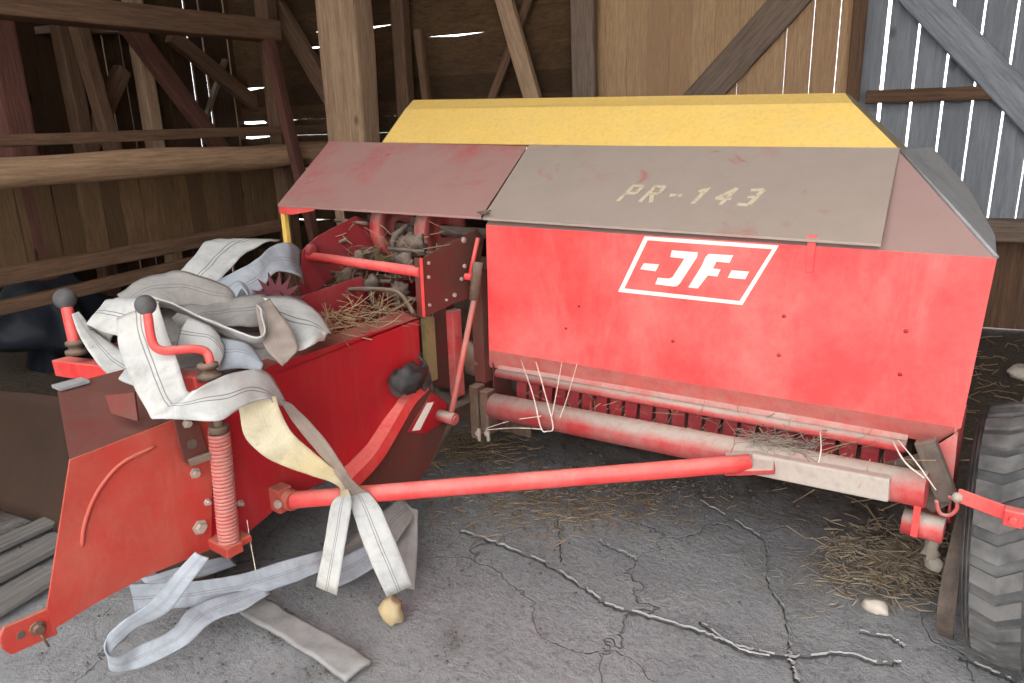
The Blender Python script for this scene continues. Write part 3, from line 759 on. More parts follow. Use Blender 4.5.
# springs
def spring(a, b_, R_, r, turns):
    pts = []; d = (b_-a); Z = d.normalized(); X = Z.orthogonal().normalized(); Y = Z.cross(X); K = turns*14
    for i in range(K+1):
        an = 2*PI*i/14; pts.append(a+d*(i/K)+(X*math.cos(an)+Y*math.sin(an))*R_)
    mb = MB(); mb.tube(pts, r, 6); return mb
sp0, sp1 = q(219,432,'x',-1.735), q(229,541,'x',-1.735)
mb = spring(sp0, sp1, .0245, .0052, 30); sg = part(mb, 'coil_spring', 'red_pale' if 'red_pale' in MT else 'red')
mb = MB(); mb.tube([sp0+(sp0-sp1)*.25, sp1], .012, 10); mb.tube([sp0, sp0+(sp0-sp1)*.06], .026, 14); part(mb, 'spring_rod', 'rust', sg)
mb = MB(); mb.box(sp1+V((-.02,-.005,-.015)), .11, .05, .03); mb.box(sp1+V((.0,.03,-.01)), .05, .05, .02); part(mb, 'spring_seat', 'red_orange', bevel=.003)
mb = MB(); mb.slab(P([(174,419),(199,421),(205,442),(211,456),(193,467),(184,462)], 'x', XS+.028), (1,0,0), .008); bk = part(mb, 'pivot_bracket', 'rust_red', bevel=.002)
mb = MB(); mb.lathe(q(192,444,'x',XS+.028), (1,0,0), [(.013,0),(.013,.0015),(0,.0015)], 16, False); part(mb, 'pivot_hole', 'dark_metal', bk)
mb = MB(); mb.bar(q(189,463,'x',XS+.03), q(212,455,'x',XS+.06), .014, .02); part(mb, 'pivot_arm', 'rust', bk, bevel=.002)
for x, y, r in ((195,473,.009),(200,527,.013),(187,423,.008),(207,502,.006),(240,503,.006)):
    mb = MB(); c = q(x, y, 'x', XS+.008 if x != 187 else XS+.03); mb.lathe(c, (1,0,0), [(r*1.7,0),(r*1.7,.003),(r,.003),(r,.014),(0,.014)], 6, False); part(mb, 'bolt', 'bolt')
mb = MB(); tb = P([(107,395),(136,392),(140,421),(113,413)], 'd', 1.84); mb.slab(tb, nrm(tb[0],tb[1],tb[2]), .01); part(mb, 'corner_bracket', 'rust_red', bevel=.001)
# bolted end plate and cross pipe
mb = MB()
mb.slab(P([(423,258),(450,243),(478,229),(484,240),(474,297),(455,303),(426,317)], 'x', XS), (1,0,0), .006)
fa, fb = q(422,258,'x',XS), q(425,317,'x',XS)
mb.slab([fa+V((-.035,-.004,0)), fa+V((.004,-.004,0)), fb+V((.004,-.004,0)), fb+V((-.035,-.004,0))], (0,-1,0), .004)
ep = part(mb, 'bolted_plate', 'rust_red', bevel=.001)
mb = MB(); mb.slab([fa+V((-.008,-.0045,0)), fa+V((.005,-.0045,0)), fb+V((.005,-.0045,0)), fb+V((-.008,-.0045,0))], (0,-1,0), .002); part(mb, 'plate_flange', 'red', ep)
for x, y, r in ((428,263,.006),(428,277,.006),(429,305,.006),(463,240,.011),(454,295,.008),(464,266,.008),(461,279,.008),(471,288,.008),(446,300,.005)):
    mb = MB(); mb.lathe(q(x,y,'x',XS), (1,0,0), [(r,0),(r,.007),(r*.6,.009),(0,.009)], 8, False); part(mb, 'bolt', 'bolt', ep)
mb = MB(); mb.tube([q(308,256,'y',1.85), q(421,272,'y',1.85)], .019, 14); part(mb, 'cross_pipe', 'red')
mb = MB(); mb.slab(P([(303,250),(318,236),(356,216),(376,226),(372,262),(345,268),(305,300),(300,290)], 'x', -2.43), (1,0,0), .005); part(mb, 'bolted_plate', 'crimson_shaded')
mb = MB(); mb.box((-2.72,2.6,1.08), .3, .006, .5); part(mb, 'inner_panel', 'yellow_dirty')
mb = MB(); mb.lathe(q(310,250,'x',-2.42), (1,0,0), [(.026,0),(.026,.02),(.018,.025),(0,.025)], 16); part(mb, 'pipe_collar', 'crimson_shaded')
# knotter wheels and shaft under the left lid
shx0, shx1 = V((-2.6,2.28,1.10)), V((-1.83,2.28,1.10))
mb = MB(); mb.tube([shx0, shx1], .022, 14); shaft = part(mb, 'knotter_shaft', 'dark_metal')
for px in (386,431):
    c = q(px, 232, 'y', 2.2); c = V((c.x-.02, 2.28, 1.10))
    mb = MB(); mb.lathe(c, (1,0,0), [(.03,-.02),(.085,-.02),(.09,-.03),(.125,-.03),(.13,-.028),(.13,.028),(.125,.03),(.09,.03),(.085,.02),(.03,.02)], 40); part(mb, 'cam_wheel', 'red_dusty')
    mb = MB(); gp = []
    c2 = c+V((-.075,-.02,-.02))
    for i in range(24):
        a = 2*PI*i/24; r = .07 if i%2 else .088; gp.append(c2+V((0, math.cos(a)*r, math.sin(a)*r)))
    mb.slab(gp, (1,0,0), .03); part(mb, 'gear', 'dark_metal')
    mb = MB(); mb.blob(c2+V((-.06,-.06,-.05)), .06, .05, .06, seed=px, amp=.7); mb.tube(spline([c2+V((-.02,-.08,.05)), c2+V((-.06,-.13,-.02)), c2+V((-.03,-.12,-.12))], 6), .012, 8)
    mb.tube([c2+V((-.1,-.1,-.1)), c2+V((.08,-.13,-.12))], .014, 8); mb.box(c2+V((.02,-.12,-.09)), .06, .05, .07)
    part(mb, 'knotter', 'dark_metal')
    mb = MB(); mb.tube(spline([c2+V((.0,-.12,-.1)), c2+V((-.03,-.17,-.16)), c2+V((.02,-.2,-.22)), c2+V((.0,-.14,-.28))], 6), .008, 8); part(mb, 'knotter_finger', 'bolt')
for i, (px, py, yy) in enumerate([(350,228,2.1),(330,245,2.0),(405,260,2.0),(360,262,1.95),(415,245,2.05),(372,285,1.9),(345,280,1.95),(400,292,1.92)]):
    c = q(px, py, 'y', yy); mb = MB(); rr = random.Random(i)
    mb.blob(c, .04, .035, .035, seed=i*5, amp=.9)
    mb.tube([c+V((-.09,0,rr.uniform(-.04,.04))), c+V((.09,.02,rr.uniform(-.04,.04)))], .008, 8)
    mb.tube(spline([c, c+V((rr.uniform(-.05,.05),-.03,-.06)), c+V((rr.uniform(-.08,.08),.02,-.13))], 5), .007, 8)
    part(mb, 'linkage', 'dark_metal' if i%3 else 'rust')
mb = MB(); mb.tube(spline(P([(322,307),(338,293),(355,289),(390,290),(403,297),(414,314)], 'y', 1.78), 6), .008, 8); part(mb, 'bent_bar', 'rust')
# star wheel
c = q(277,300,'d',2.42); mb = MB(); pts = []
axs = V((.45,-.85,.2)).normalized(); u_ = axs.cross(V((0,0,1))).normalized(); w_ = u_.cross(axs)
for i in range(28):
    a = 2*PI*i/28+.12; r = .095 if i%2 else .05; pts.append(c+(u_*math.cos(a)+w_*math.sin(a))*r)
mb.slab(pts, axs, .006); mb.lathe(c, axs, [(.03,0),(.03,.015),(0,.015)], 16)
part(mb, 'star_wheel', 'maroon')

# frame posts between channel and panel
mb = MB(); mb.box((-2.0,2.33,.62), .60, .01, .75); part(mb, 'bulkhead', 'rust')
def fpost(x0, x1, pyt, pyb, yv, mat, name='frame_post'):
    xm = (x0+x1)/2; t, b_ = q(xm, pyt, 'y', yv), q(xm, pyb, 'y', yv)
    w = abs(q(x1, pyt, 'y', yv).x-q(x0, pyt, 'y', yv).x)
    mb = MB(); mb.box(V(((t.x+b_.x)/2, yv, (t.z+b_.z)/2)), w, .05, t.z-b_.z); part(mb, name, mat, bevel=.003)
fpost(427,432,318,380,1.98,'yellow_dirty')
fpost(433,452,300,385,2.10,'rust_red'); fpost(452,459,310,395,2.06,'red_dusty'); fpost(476,487,270,380,2.12,'rust_red'); fpost(487,500,352,425,2.2,'rust_red')
fpost(474,482,385,436,2.05,'rust'); fpost(484,492,390,432,2.05,'rust')
for x in (479,488):
    mb = MB(); c = q(x, 433, 'y', 2.03); mb.tube([c+V((0,0,.02)), c+V((.005,-.005,-.03))], .007, 8); mb.lathe(c, (0,-1,0), [(.012,0),(.012,.01),(0,.01)], 6, False); part(mb, 'bolt', 'bolt')
mb = MB(); mb.box(V((-1.83,2.2,.62)), .16, .2, .10); mb.blob(V((-1.85,2.13,.62)), .10,.05,.07, seed=3, amp=.6); part(mb, 'gearbox', 'rust')
# adjusting rod
r0, r1 = q(477,285,'x',-1.73), q(451,415,'x',-1.73)
mb = MB(); mb.tube([r0, r1], .0105, 12); rod = part(mb, 'adjusting_rod', 'red_pale' if 'red_pale' in MT else 'red')
mb = MB(); mb.tube([q(478,262,'x',-1.73), q(474,300,'x',-1.73)], .019, 14); part(mb, 'rod_sleeve', 'rust', rod)
mb = MB(); c = q(450,418,'x',-1.73); mb.tube([c+V((-.06,0,0)), c+V((.025,0,0))], .022, 16); mb.tube([c+V((.025,0,0)), c+V((.03,0,0))], .013, 12); part(mb, 'rod_end', 'red_dusty', rod)
mb = MB(); mb.tube([q(478,238,'x',-1.76), q(470,275,'x',-1.76)], .008, 10); mb.lathe(q(470,277,'x',-1.76), (1,0,0), [(.013,-.02),(.013,.01),(0,.01)], 12); part(mb, 'short_rod', 'red')
# curved guard and coupling under the channel
mb = MB(); pth = spline([q(428,384,'x',-1.78), q(413,400,'x',-1.77), q(398,425,'x',-1.75), q(378,458,'x',-1.74), q(352,486,'x',-1.73)], 5)
for i in range(len(pth)-1):
    p, r_ = pth[i], pth[i+1]; t = (r_-p).normalized(); w_ = t.cross(V((1,0,0)))*.022
    mb.add([p-w_, p+w_, r_+w_, r_-w_]+[v_+V((-.16,0,0)) for v_ in (p-w_, p+w_, r_+w_, r_-w_)], [(0,1,2,3),(7,6,5,4),(0,4,5,1),(2,6,7,3),(0,3,7,4),(1,5,6,2)])
part(mb, 'curved_guard', 'red')
mb = MB(); mb.slab(P([(428,388),(448,404),(447,425),(428,470),(405,492),(352,492),(380,455),(400,425)], 'x', -1.79), (1,0,0), .005); gp_ = part(mb, 'guard_plate', 'rust_red')
mb = MB(); mb.slab(P([(432,392),(447,404),(446,420),(425,434),(408,432)], 'x', -1.782), (1,0,0), .004); part(mb, 'guard_shield', 'red_deep')
mb = MB(); mb.slab(P([(427,403),(434,402),(420,430),(412,431)], 'x', -1.779), (1,0,0), .001); part(mb, 'reflector_strip', 'white_paint', gp_, label='chalky white strip')
mb = MB(); mb.tube(spline([q(449,425,'x',-1.86), q(430,455,'x',-1.86), q(405,490,'x',-1.86)], 5), .022, 12); part(mb, 'lower_tube', 'rust')
mb = MB(); mb.blob(q(408,378,'x',-1.76), .05,.06,.05, seed=2, amp=.6); mb.blob(q(421,378,'x',-1.77), .03,.04,.04, seed=5, amp=.8); mb.tube([q(395,390,'x',-1.77), q(420,372,'x',-1.77)], .03, 12); part(mb, 'shaft_coupling', 'hose')
mb = MB(); mb.tube(spline([q(418,356,'x',-1.78), q(424,362,'x',-1.76), q(428,372,'x',-1.77), q(433,392,'x',-1.77)], 5), .006, 8); part(mb, 'hose', 'hose')
# straw caught in the machine
def straw(name, fn, cnt, mat, parent=None, L=(.05,.16), r=.0012, seed=1, kind='stuff'):
    rnd = random.Random(seed); mb = MB()
    for i in range(cnt):
        p, d = fn(rnd); l = rnd.uniform(*L); d = d.normalized(); u = d.orthogonal().normalized()*r*rnd.uniform(.7,1.5); w = d.cross(u).normalized()*r*1.2
        mid = p+d*l*.5+V((rnd.uniform(-1,1), rnd.uniform(-1,1), rnd.uniform(-.4,.6)))*l*.12; e = p+d*l
        vs = []
        for c in (p, mid, e): vs += [c+u, c+w, c-u-w]
        mb.add(vs, [(0,1,4,3),(1,2,5,4),(2,0,3,5),(3,4,7,6),(4,5,8,7),(5,3,6,8),(0,2,1),(6,7,8)])
    if parent is not None: o = part(mb, name, mat, parent)
    else: o = mb.build(name, mat)
    o['kind'] = kind; return o
def rdir(r, up=.3): return V((r.uniform(-1,1), r.uniform(-1,1), r.uniform(-up,up)))
straw('caught_straw', lambda r: (V((r.uniform(-2.1,-1.84), r.uniform(1.45,1.85), .86+r.uniform(-.02,.05))), rdir(r,.5)), 230, 'straw', ROOT, (.04,.13), seed=11)
straw('caught_straw', lambda r: (V((r.uniform(-2.4,-1.85), r.uniform(1.9,2.15), r.uniform(.86,1.12))), rdir(r,1)), 110, 'straw', ROOT, (.04,.13), seed=12)
def onrail(r):
    t = r.random()**.7; p = q(500,400,'y',2.0).lerp(q(925,478,'y',2.0), t); return p+V((0,r.uniform(-.03,.1),.03)), rdir(r,.9)
straw('caught_straw', onrail, 60, 'straw', ROOT, (.03,.10), seed=13, r=.0009)
def tuft(r):
    t = r.random(); p = q(752,438,'y',2.0).lerp(q(810,452,'y',2.0), t); return p+V((0,r.uniform(-.02,.05),r.uniform(-.005,.01))), rdir(r,.2)
straw('caught_straw', tuft, 200, 'straw_grey', ROOT, (.03,.08), seed=14, r=.0009)

# ---------------------------------------------------------------- canvas belts heaped on the channel
def ribbon(name, secs, mat, label, group=None, sub=6, sag=0., th=.0045, ax='d', seed=0, mat2=None, fray=0, split=None):
    """secs: pairs of edge points (px, py, dist) ... ; smooth strip through them, with thickness and small creases"""
    A = [q(s[0][0], s[0][1], s[2] if len(s) > 2 and isinstance(s[2], str) else ax, s[0][2]) for s in secs]
    B_ = [q(s[1][0], s[1][1], s[2] if len(s) > 2 and isinstance(s[2], str) else ax, s[1][2]) for s in secs]
    SA, SB = spline(A, sub), spline(B_, sub); K = 8; vs = []; fs = []; n_ = len(SA)
    for i in range(n_):
        for j in range(K+1):
            t = j/K; p = SA[i].lerp(SB[i], t)
            d = (SB[i]-SA[i]); tt = (SA[min(i+1,n_-1)]-SA[max(i-1,0)])
            nn = d.cross(tt); nn = nn.normalized() if nn.length > 1e-9 else V((0,0,1))
            w = .007*noise.noise(V((p.x*9+seed, p.y*9, p.z*9)))+.006*noise.noise(V((p.x*22+seed, p.y*22, p.z*22)))+sag*math.sin(PI*t)
            vs.append(p+nn*w)
    for i in range(n_-1):
        for j in range(K):
            a = i*(K+1)+j; fs.append((a, a+1, a+K+2, a+K+1))
    me = D.meshes.new(name); me.from_pydata([tuple(v_) for v_ in vs], [], fs)
    uvl = me.uv_layers.new(name='UVMap')
    for poly in me.polygons:
        for li in poly.loop_indices:
            vi = me.loops[li].vertex_index; uvl.data[li].uv = ((vi % (K+1))/K, (vi//(K+1))/max(1,n_-1))
    me.polygons.foreach_set('use_smooth', [True]*len(fs)); me.materials.append(MT[mat])
    if mat2:
        me.materials.append(MT[mat2])
        for i, poly in enumerate(me.polygons):
            if i//K >= split*sub: poly.material_index = 1
    o = D.objects.new(name, me); COL.objects.link(o)
    so = o.modifiers.new('solid', 'SOLIDIFY'); so.thickness = th; so.offset = 0
    return tag(o, label, 'belt', group)
def g(*a): return a
# strap folded over beside the right crank, then falling over the side of the channel
ribbon('canvas_belt', [((116,318,1.98),(157,300,1.98)), ((120,350,1.93),(168,335,1.93)), ((132,382,1.86),(180,368,1.87)), ((146,408,1.80),(187,390,1.82)), ((150,415.5,1.785),(189.5,392.5,1.812)), ((152,419,1.775),(191,394,1.80)), ((156,419,1.768),(193,392.5,1.797)),
    ((166,419,1.765),(197,390,1.79)), ((190,420,1.78),(213,381,1.82)), ((219,421,1.80),(236,372,1.88)), ((240,408,1.85),(262,369,1.95)), ((257,399,1.90),(276,385,2.0)), ((268,397,1.93),(284,398,2.02)), ((274,401,1.95),(285,408,2.03))],
    'belt_white', 'wide white canvas belt folded in a V below the right-hand crank', seed=1)
ribbon('canvas_belt', [((238,400,1.93),(276,396,1.96)), ((240,415,1.925),(280,410,1.95)), ((246,438,1.94),(290,430,1.97)), ((268,458,1.97),(305,445,1.99)), ((300,472,2.0),(325,462,2.02)), ((335,484,2.06),(342,476,2.06)), ((340,494,2.10),(348,489,2.10)),
    ((331,505,2.13),(352,502,2.13)), ((325,540,2.18),(346,540,2.18)), ((316,586,2.22),(337,595,2.22))],
    'belt_cream', 'yellowed canvas belt hanging over the red side, its white end pointing straight down', seed=2, mat2='belt_white', split=6.3)
ribbon('canvas_belt', [((278,398,2.00),(292,404,2.02)), ((292,420,2.0),(306,418,2.03)), ((312,446,2.02),(326,440,2.04)), ((338,478,2.05),(348,474,2.07)), ((346,490,2.10),(360,487,2.11)), ((350,505,2.16),(376,500,2.16)), ((364,545,2.2),(393,536,2.2)), ((387,597,2.26),(412,585,2.26))],
    'belt_brown', 'dirty canvas belt twisting down the red side, its end just above a tan stone', seed=3, mat2='belt_white', split=4.4)
# heap
ribbon('canvas_belt', [((72,314,2.22),(79,311,2.24)), ((77,330,2.20),(93,328,2.24)), ((88,350,2.16),(108,340,2.22)), ((108,374,2.08),(125,352,2.16)), ((135,386,2.0),(150,362,2.08)), ((160,390,1.98),(170,368,2.05))],
    'belt_white', 'white canvas belt curving down beside the left-hand crank', seed=4)
ribbon('canvas_belt', [((160,303,2.03),(148,340,1.99)), ((140,300,2.10),(128,338,2.04)), ((122,297,2.16),(103,332,2.10)), ((108,300,2.22),(88,325,2.17)), ((104,308,2.27),(92,332,2.24)), ((120,318,2.28),(110,342,2.25))],
    'belt_white', 'white canvas belt lying flat between the two cranks with a looped end', seed=5)
ribbon('canvas_belt', [((118,296,2.28),(135,318,2.22)), ((140,280,2.32),(150,308,2.24)), ((165,273,2.35),(170,305,2.26)), ((182,271,2.36),(190,306,2.28)), ((206,278,2.36),(210,312,2.30)), ((227,287,2.36),(231,312,2.32)), ((234,300,2.38),(236,316,2.35))],
    'belt_grey', 'grey-brown soiled canvas belt arched over the middle of the heap', seed=6, sag=.01)
ribbon('canvas_belt', [((172,278,2.52),(212,288,2.48)), ((184,268,2.55),(222,277,2.52)), ((197,254,2.62),(237,262,2.58)), ((206,243,2.70),(252,249,2.66)), ((225,239,2.78),(268,242,2.74)), ((255,240,2.84),(280,240,2.82))],
    'belt_white', 'white canvas belt sloping up to the far end of the heap', seed=7)
ribbon('canvas_belt', [((205,285,2.47),(212,318,2.38)), ((222,278,2.47),(228,308,2.38)), ((242,268,2.50),(246,300,2.42)), ((258,258,2.54),(262,290,2.48)), ((272,246,2.60),(276,272,2.56)), ((288,243,2.66),(298,276,2.62)), ((300,250,2.74),(306,285,2.70))],
    'belt_blue', 'bluish white canvas belt standing in front of the dark red star wheel', seed=8, sag=-.008)
ribbon('canvas_belt', [((172,318,2.24),(190,345,2.14)), ((188,306,2.28),(208,330,2.18)), ((215,302,2.32),(228,326,2.22)), ((242,297,2.35),(248,326,2.24)), ((262,296,2.38),(262,326,2.28)), ((275,304,2.42),(270,330,2.32))],
    'belt_grey', 'grey wrinkled canvas belt in the hollow of the heap', seed=9, sag=.006)
ribbon('canvas_belt', [((148,296,2.06),(158,306,2.16)), ((172,303,2.06),(178,311,2.16)), ((200,315,2.06),(204,324,2.14)), ((228,328,2.06),(230,338,2.14)), ((252,336,2.07),(254,348,2.15)), ((264,332,2.09),(270,346,2.15)), ((263,316,2.14),(274,324,2.2)), ((257,304,2.2),(266,306,2.24))],
    'belt_white', 'off-white canvas belt seen on its edge, curving through the middle of the heap', seed=10)
ribbon('canvas_belt', [((262,297,2.36),(284,333,2.22)), ((283,296,2.38),(290,349,2.15)), ((303,301,2.38),(299,352,2.12)), ((318,313,2.34),(312,346,2.13)), ((331,333,2.24),(324,340,2.2))],
    'belt_white', 'broad white canvas belt end at the right edge of the heap', seed=11, sag=.012)
ribbon('canvas_belt', [((256,306,2.24),(270,299,2.26)), ((258,322,2.16),(280,313,2.19)), ((262,340,2.11),(291,328,2.13)), ((268,352,2.07),(298,346,2.08)), ((282,366,2.03),(297,352,2.07))],
    'belt_brown', 'brown stained canvas flap folded over the right edge of the heap', seed=12)
ribbon('canvas_belt', [((188,318,2.08),(176,352,2.02)), ((200,322,2.07),(190,352,2.0)), ((215,330,2.06),(206,352,2.0)), ((224,344,2.06),(218,370,2.0))],
    'belt_white', 'short off-white canvas belt behind the right-hand crank', seed=13, sag=.01)
ribbon('canvas_belt', [((222,338,2.10),(212,372,2.02)), ((240,342,2.09),(236,368,2.02)), ((255,352,2.08),(250,368,2.03)), ((262,364,2.06),(260,372,2.03))],
    'belt_blue', 'small bluish white canvas loop right of the right-hand crank', seed=14, sag=.012)
ribbon('canvas_belt', [((160,355,2.12),(175,395,2.02)), ((185,345,2.14),(200,395,2.0)), ((215,345,2.16),(228,385,2.02))],
    'belt_grey', 'grey shaded canvas belt under the arm of the right-hand crank', seed=15)
ribbon('canvas_belt', [((140,315,2.3),(170,390,2.2)), ((190,305,2.4),(215,380,2.2)), ((250,305,2.5),(262,370,2.2)), ((290,310,2.5),(290,360,2.25))],
    'belt_grey', 'lowest grey canvas belt, lying under the whole heap', seed=16)
ribbon('canvas_belt', [((226,300,2.36),(231,309,2.33)), ((228,288,2.38),(236,296,2.35)), ((238,282,2.40),(243,289,2.37)), ((247,288,2.40),(248,298,2.36)), ((246,300,2.38),(246,308,2.35))],
    'belt_blue', 'small upright bluish loop of canvas belt near the star wheel', seed=31)
# on the floor
ribbon('canvas_belt', [((196,551,1.92),(209,558,1.92)), ((176,572,1.95),(190,584,1.95)), ((152,600,2.0),(168,612,2.0)), ((125,620,2.03),(138,628,2.07)), ((108,634,2.04),(113,650,2.05)), ((106,650,2.03),(110,668,2.06)), ((116,656,2.06),(125,671,2.09)), ((140,645,2.12),(150,664,2.12)), ((172,630,2.16),(186,645,2.14)), ((190,608,2.22),(210,624,2.2)), ((225,595,2.28),(245,607,2.25)), ((262,586,2.32),(270,594,2.32))],
    'belt_blue', 'bluish white canvas belt curled in a loop on the floor under the drawbar plate', seed=17)
ribbon('canvas_belt', [((130,584,2.28),(136,612,2.28)), ((165,583,2.28),(168,609,2.28)), ((200,581,2.28),(204,605,2.28)), ((240,574,2.30),(244,598,2.30)), ((280,562,2.34),(284,586,2.34)), ((312,553,2.40),(318,572,2.40)), ((330,548,2.46),(334,564,2.46))],
    'belt_blue', 'straight bluish white canvas belt lying on the floor behind the loop', seed=18)
ribbon('canvas_belt', [((140,578,2.42),(150,588,2.4)), ((175,569,2.44),(180,582,2.42)), ((205,561,2.47),(212,574,2.45)), ((232,556,2.52),(236,566,2.5))],
    'belt_blue', 'narrow bluish strip of canvas belt farthest back on the floor at the left', seed=19)
a_ = [((238,612,.016),(262,597,.016),'z'), ((275,634,.02),(298,618,.02),'z'), ((312,656,.018),(338,640,.018),'z'), ((345,680,.016),(372,662,.016),'z')]
ribbon('canvas_belt', a_, 'belt_slab', 'dust-caked flat grey belt end lying on the floor', ax='z', seed=20, th=.014)
ribbon('canvas_belt', [((343,545,2.62),(352,580,2.52)), ((365,525,2.66),(382,560,2.56)), ((390,505,2.7),(405,530,2.6)), ((405,498,2.72),(415,515,2.66)), ((398,520,2.68),(418,512,2.66)), ((394,560,2.58),(417,560,2.58)), ((395,585,2.5),(415,590,2.5))],
    'belt_grey', 'dark grey belt hanging behind the long red stay bar', seed=21)
ribbon('canvas_belt', [((325,566,2.5),(330,590,2.42)), ((352,552,2.56),(362,575,2.5)), ((380,535,2.6),(392,556,2.56))], 'belt_blue', 'short bluish canvas piece on the floor between the two hanging ends', seed=22)

# ---------------------------------------------------------------- twine, stones, sheet, planks, litter
def twine(pts, label, r=.0022, mat='twine'):
    mb = MB(); mb.tube(spline(pts, 6), r, 6); return tag(mb.build('twine', mat), label, 'twine')
twine([q(521,360,'y',2.07), q(533,395,'y',1.95), q(541,428,'y',1.93), q(548,431,'y',1.93), q(553,426,'y',1.93), q(544,390,'y',1.97), q(536,362,'y',2.07)], 'long loop of pale twine hanging from the left end of the pickup')
twine([q(562,362,'y',2.07), q(556,395,'y',1.97), q(551,420,'y',1.93)], 'single pale twine strand beside the long hanging loop', .0015)
twine([q(577,364,'y',2.07), q(568,395,'y',1.96), q(560,418,'y',1.93)], 'thin twine strand right of the hanging loop', .0015)
twine([q(484,429,'y',2.02), q(510,421,'y',1.97), q(541,416,'y',1.93)], 'upper twine stretched from the bolts to the hanging loop', .0018)
twine([q(484,430,'y',2.02), q(512,428,'y',1.97), q(542,429,'y',1.93)], 'lower twine stretched from the bolts to the hanging loop', .0018)
twine([q(892,440,'y',2.02), q(905,462,'y',1.96), q(924,478,'y',1.95)], 'pale twine strand slanting at the right end of the pickup')
twine([q(898,440,'y',2.03), q(916,462,'y',1.97), q(936,490,'y',1.95)], 'second slanting twine strand ending at the dark bracket', .0018)
twine([q(820,430,'y',2.06), q(821,450,'y',1.98), q(817,468,'y',1.96)], 'short twine strand dangling near the middle of the pickup', .0018)
twine([q(247,520,'x',-1.73), q(251,545,'x',-1.72), q(256,572,'x',-1.71)], 'thin twine hanging right of the coil spring', .0013)
def stone(px, py, r, mat, label, seed, zz=.6, st=(1,1), name='stone', z=None):
    p = q(px, py, 'z', r*zz*.8); mb = MB(); mb.blob((p.x,p.y,r*zz*.75), r*st[0], r*st[1], r*zz, seed=seed, amp=.35, rings=10, n=14)
    return tag(mb.build(name, mat), label, 'stone')
stone(392, 610, .038, 'stone_tan', 'tan stone on the floor under the hanging belt end', 3, 1.3)
stone(876, 606, .036, 'stone_pale', 'pale stone lying among the straw left of the tyre', 8, .6, (1.1,.8))
mb = MB(); c = q(932, 548, 'z', .16); mb.blob(c+V((0,0,-.01)), .026,.022,.04, seed=4, amp=.9); mb.blob(c+V((.012,0,-.05)), .03,.024,.022, seed=9, amp=.9)
part(mb, 'straw_clod', 'stone_pale')
stone(1021, 372, .07, 'stone_pale', 'pale lump on the ground far right beyond the tyre', 12, .6)
# rusty sheet left of the drawbar
def curved_sheet():
    mb = MB(); vs = []; fs = []; K = 28; J = 10
    for i in range(K+1):
        t = i/K; x = -4.3+2.15*t; y = .80+.30*t
        top = .30+.40*t+.03*math.sin(t*7)
        for j in range(J+1):
            s_ = j/J; z = .01+s_*(top-.01)
            bow = .10*math.sin(PI*s_*.9)+.18*s_*s_
            for th_ in (0,): vs.append(V((x-.03*bow, y+bow+.02*noise.noise(V((x*2, z*3, 1))), z)))
    for i in range(K):
        for j in range(J):
            a = i*(J+1)+j; fs.append((a, a+1, a+J+2, a+J+1))
    mb.add(vs, fs, True); o = mb.build('metal_sheet', 'rust_sheet')
    so = o.modifiers.new('solid', 'SOLIDIFY'); so.thickness = .006
    return tag(o, 'dark rusty bowed metal sheet standing on the floor left of the drawbar plate', 'sheet')
MT['rust_sheet'] = paint('dark_rust_sheet', (.055,.028,.016), (.035,.019,.011), rust=(.02,.013,.01), rust_amt=.4, dust=(.075,.042,.026), dust_up=.2, dust_all=.12, rough=.85, scale=2.5)
curved_sheet()
for i, (x0, y0, x1, y1, w, h, lab) in enumerate([(-30,556,62,516,.09,.025,'pale dry plank on the floor just below the rusty sheet'), (-30,585,58,540,.12,.03,'wider pale plank below the other planks at the left edge'), (-30,618,50,572,.14,.02,'grey plank end lying flat behind the hitch plate')]):
    a, b_ = q(x0, y0, 'z', .03+.0*i), q(x1, y1, 'z', .03)
    timber('plank', a+V((0,0,-.008)), b_, w, h, 'pale_plank', lab, 'plank', seed=40+i)
# dark bundle behind the cranks
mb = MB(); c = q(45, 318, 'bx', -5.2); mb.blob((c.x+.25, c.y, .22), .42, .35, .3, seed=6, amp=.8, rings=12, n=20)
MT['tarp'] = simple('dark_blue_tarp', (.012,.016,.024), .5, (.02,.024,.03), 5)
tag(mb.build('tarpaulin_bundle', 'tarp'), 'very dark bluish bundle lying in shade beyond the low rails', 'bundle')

# floor litter
def spot(cx, cy, rx, ry, ang=0):
    def f(r):
        while True:
            a, b_ = r.gauss(0,.45), r.gauss(0,.45)
            if a*a+b_*b_ < 1.6: break
        p = q(cx+rx*a, cy+ry*b_, 'z', .006); return V((p.x, p.y, r.uniform(.002,.014))), rdir(r,.12)
    return f
def lit(o, label, cat='straw'): tag(o, label, cat); return o
lit(straw('straw_litter', spot(560,505,150,38), 700, 'straw', seed=21, r=.0013, L=(.015,.06)), 'loose grey straw scattered on the floor under the pickup')
lit(straw('straw_litter', spot(470,445,70,28), 520, 'straw', seed=22, r=.0015, L=(.02,.07)), 'loose straw heaped on the floor below the adjusting rod')
lit(straw('straw_litter', spot(890,560,75,42), 800, 'straw_light', seed=23, r=.0018, L=(.02,.09)), 'loose dry straw on the floor beside the tyre')
lit(straw('straw_litter', spot(820,580,110,50), 200, 'straw_grey', seed=24, r=.0010, L=(.02,.07)), 'thin scatter of straw on the cracked floor left of the tyre')
lit(straw('straw_litter', lambda r: (V((r.uniform(-.9,3.0), r.uniform(2.9,6.0), .02)), rdir(r,.3)), 900, 'straw', seed=25, r=.0022, L=(.05,.18)), 'old straw covering the ground behind the baler at the right')
lit(straw('straw_litter', spot(130,590,120,45), 90, 'straw_grey', seed=26, r=.0008, L=(.02,.06)), 'few straws on the floor around the drawbar plate')
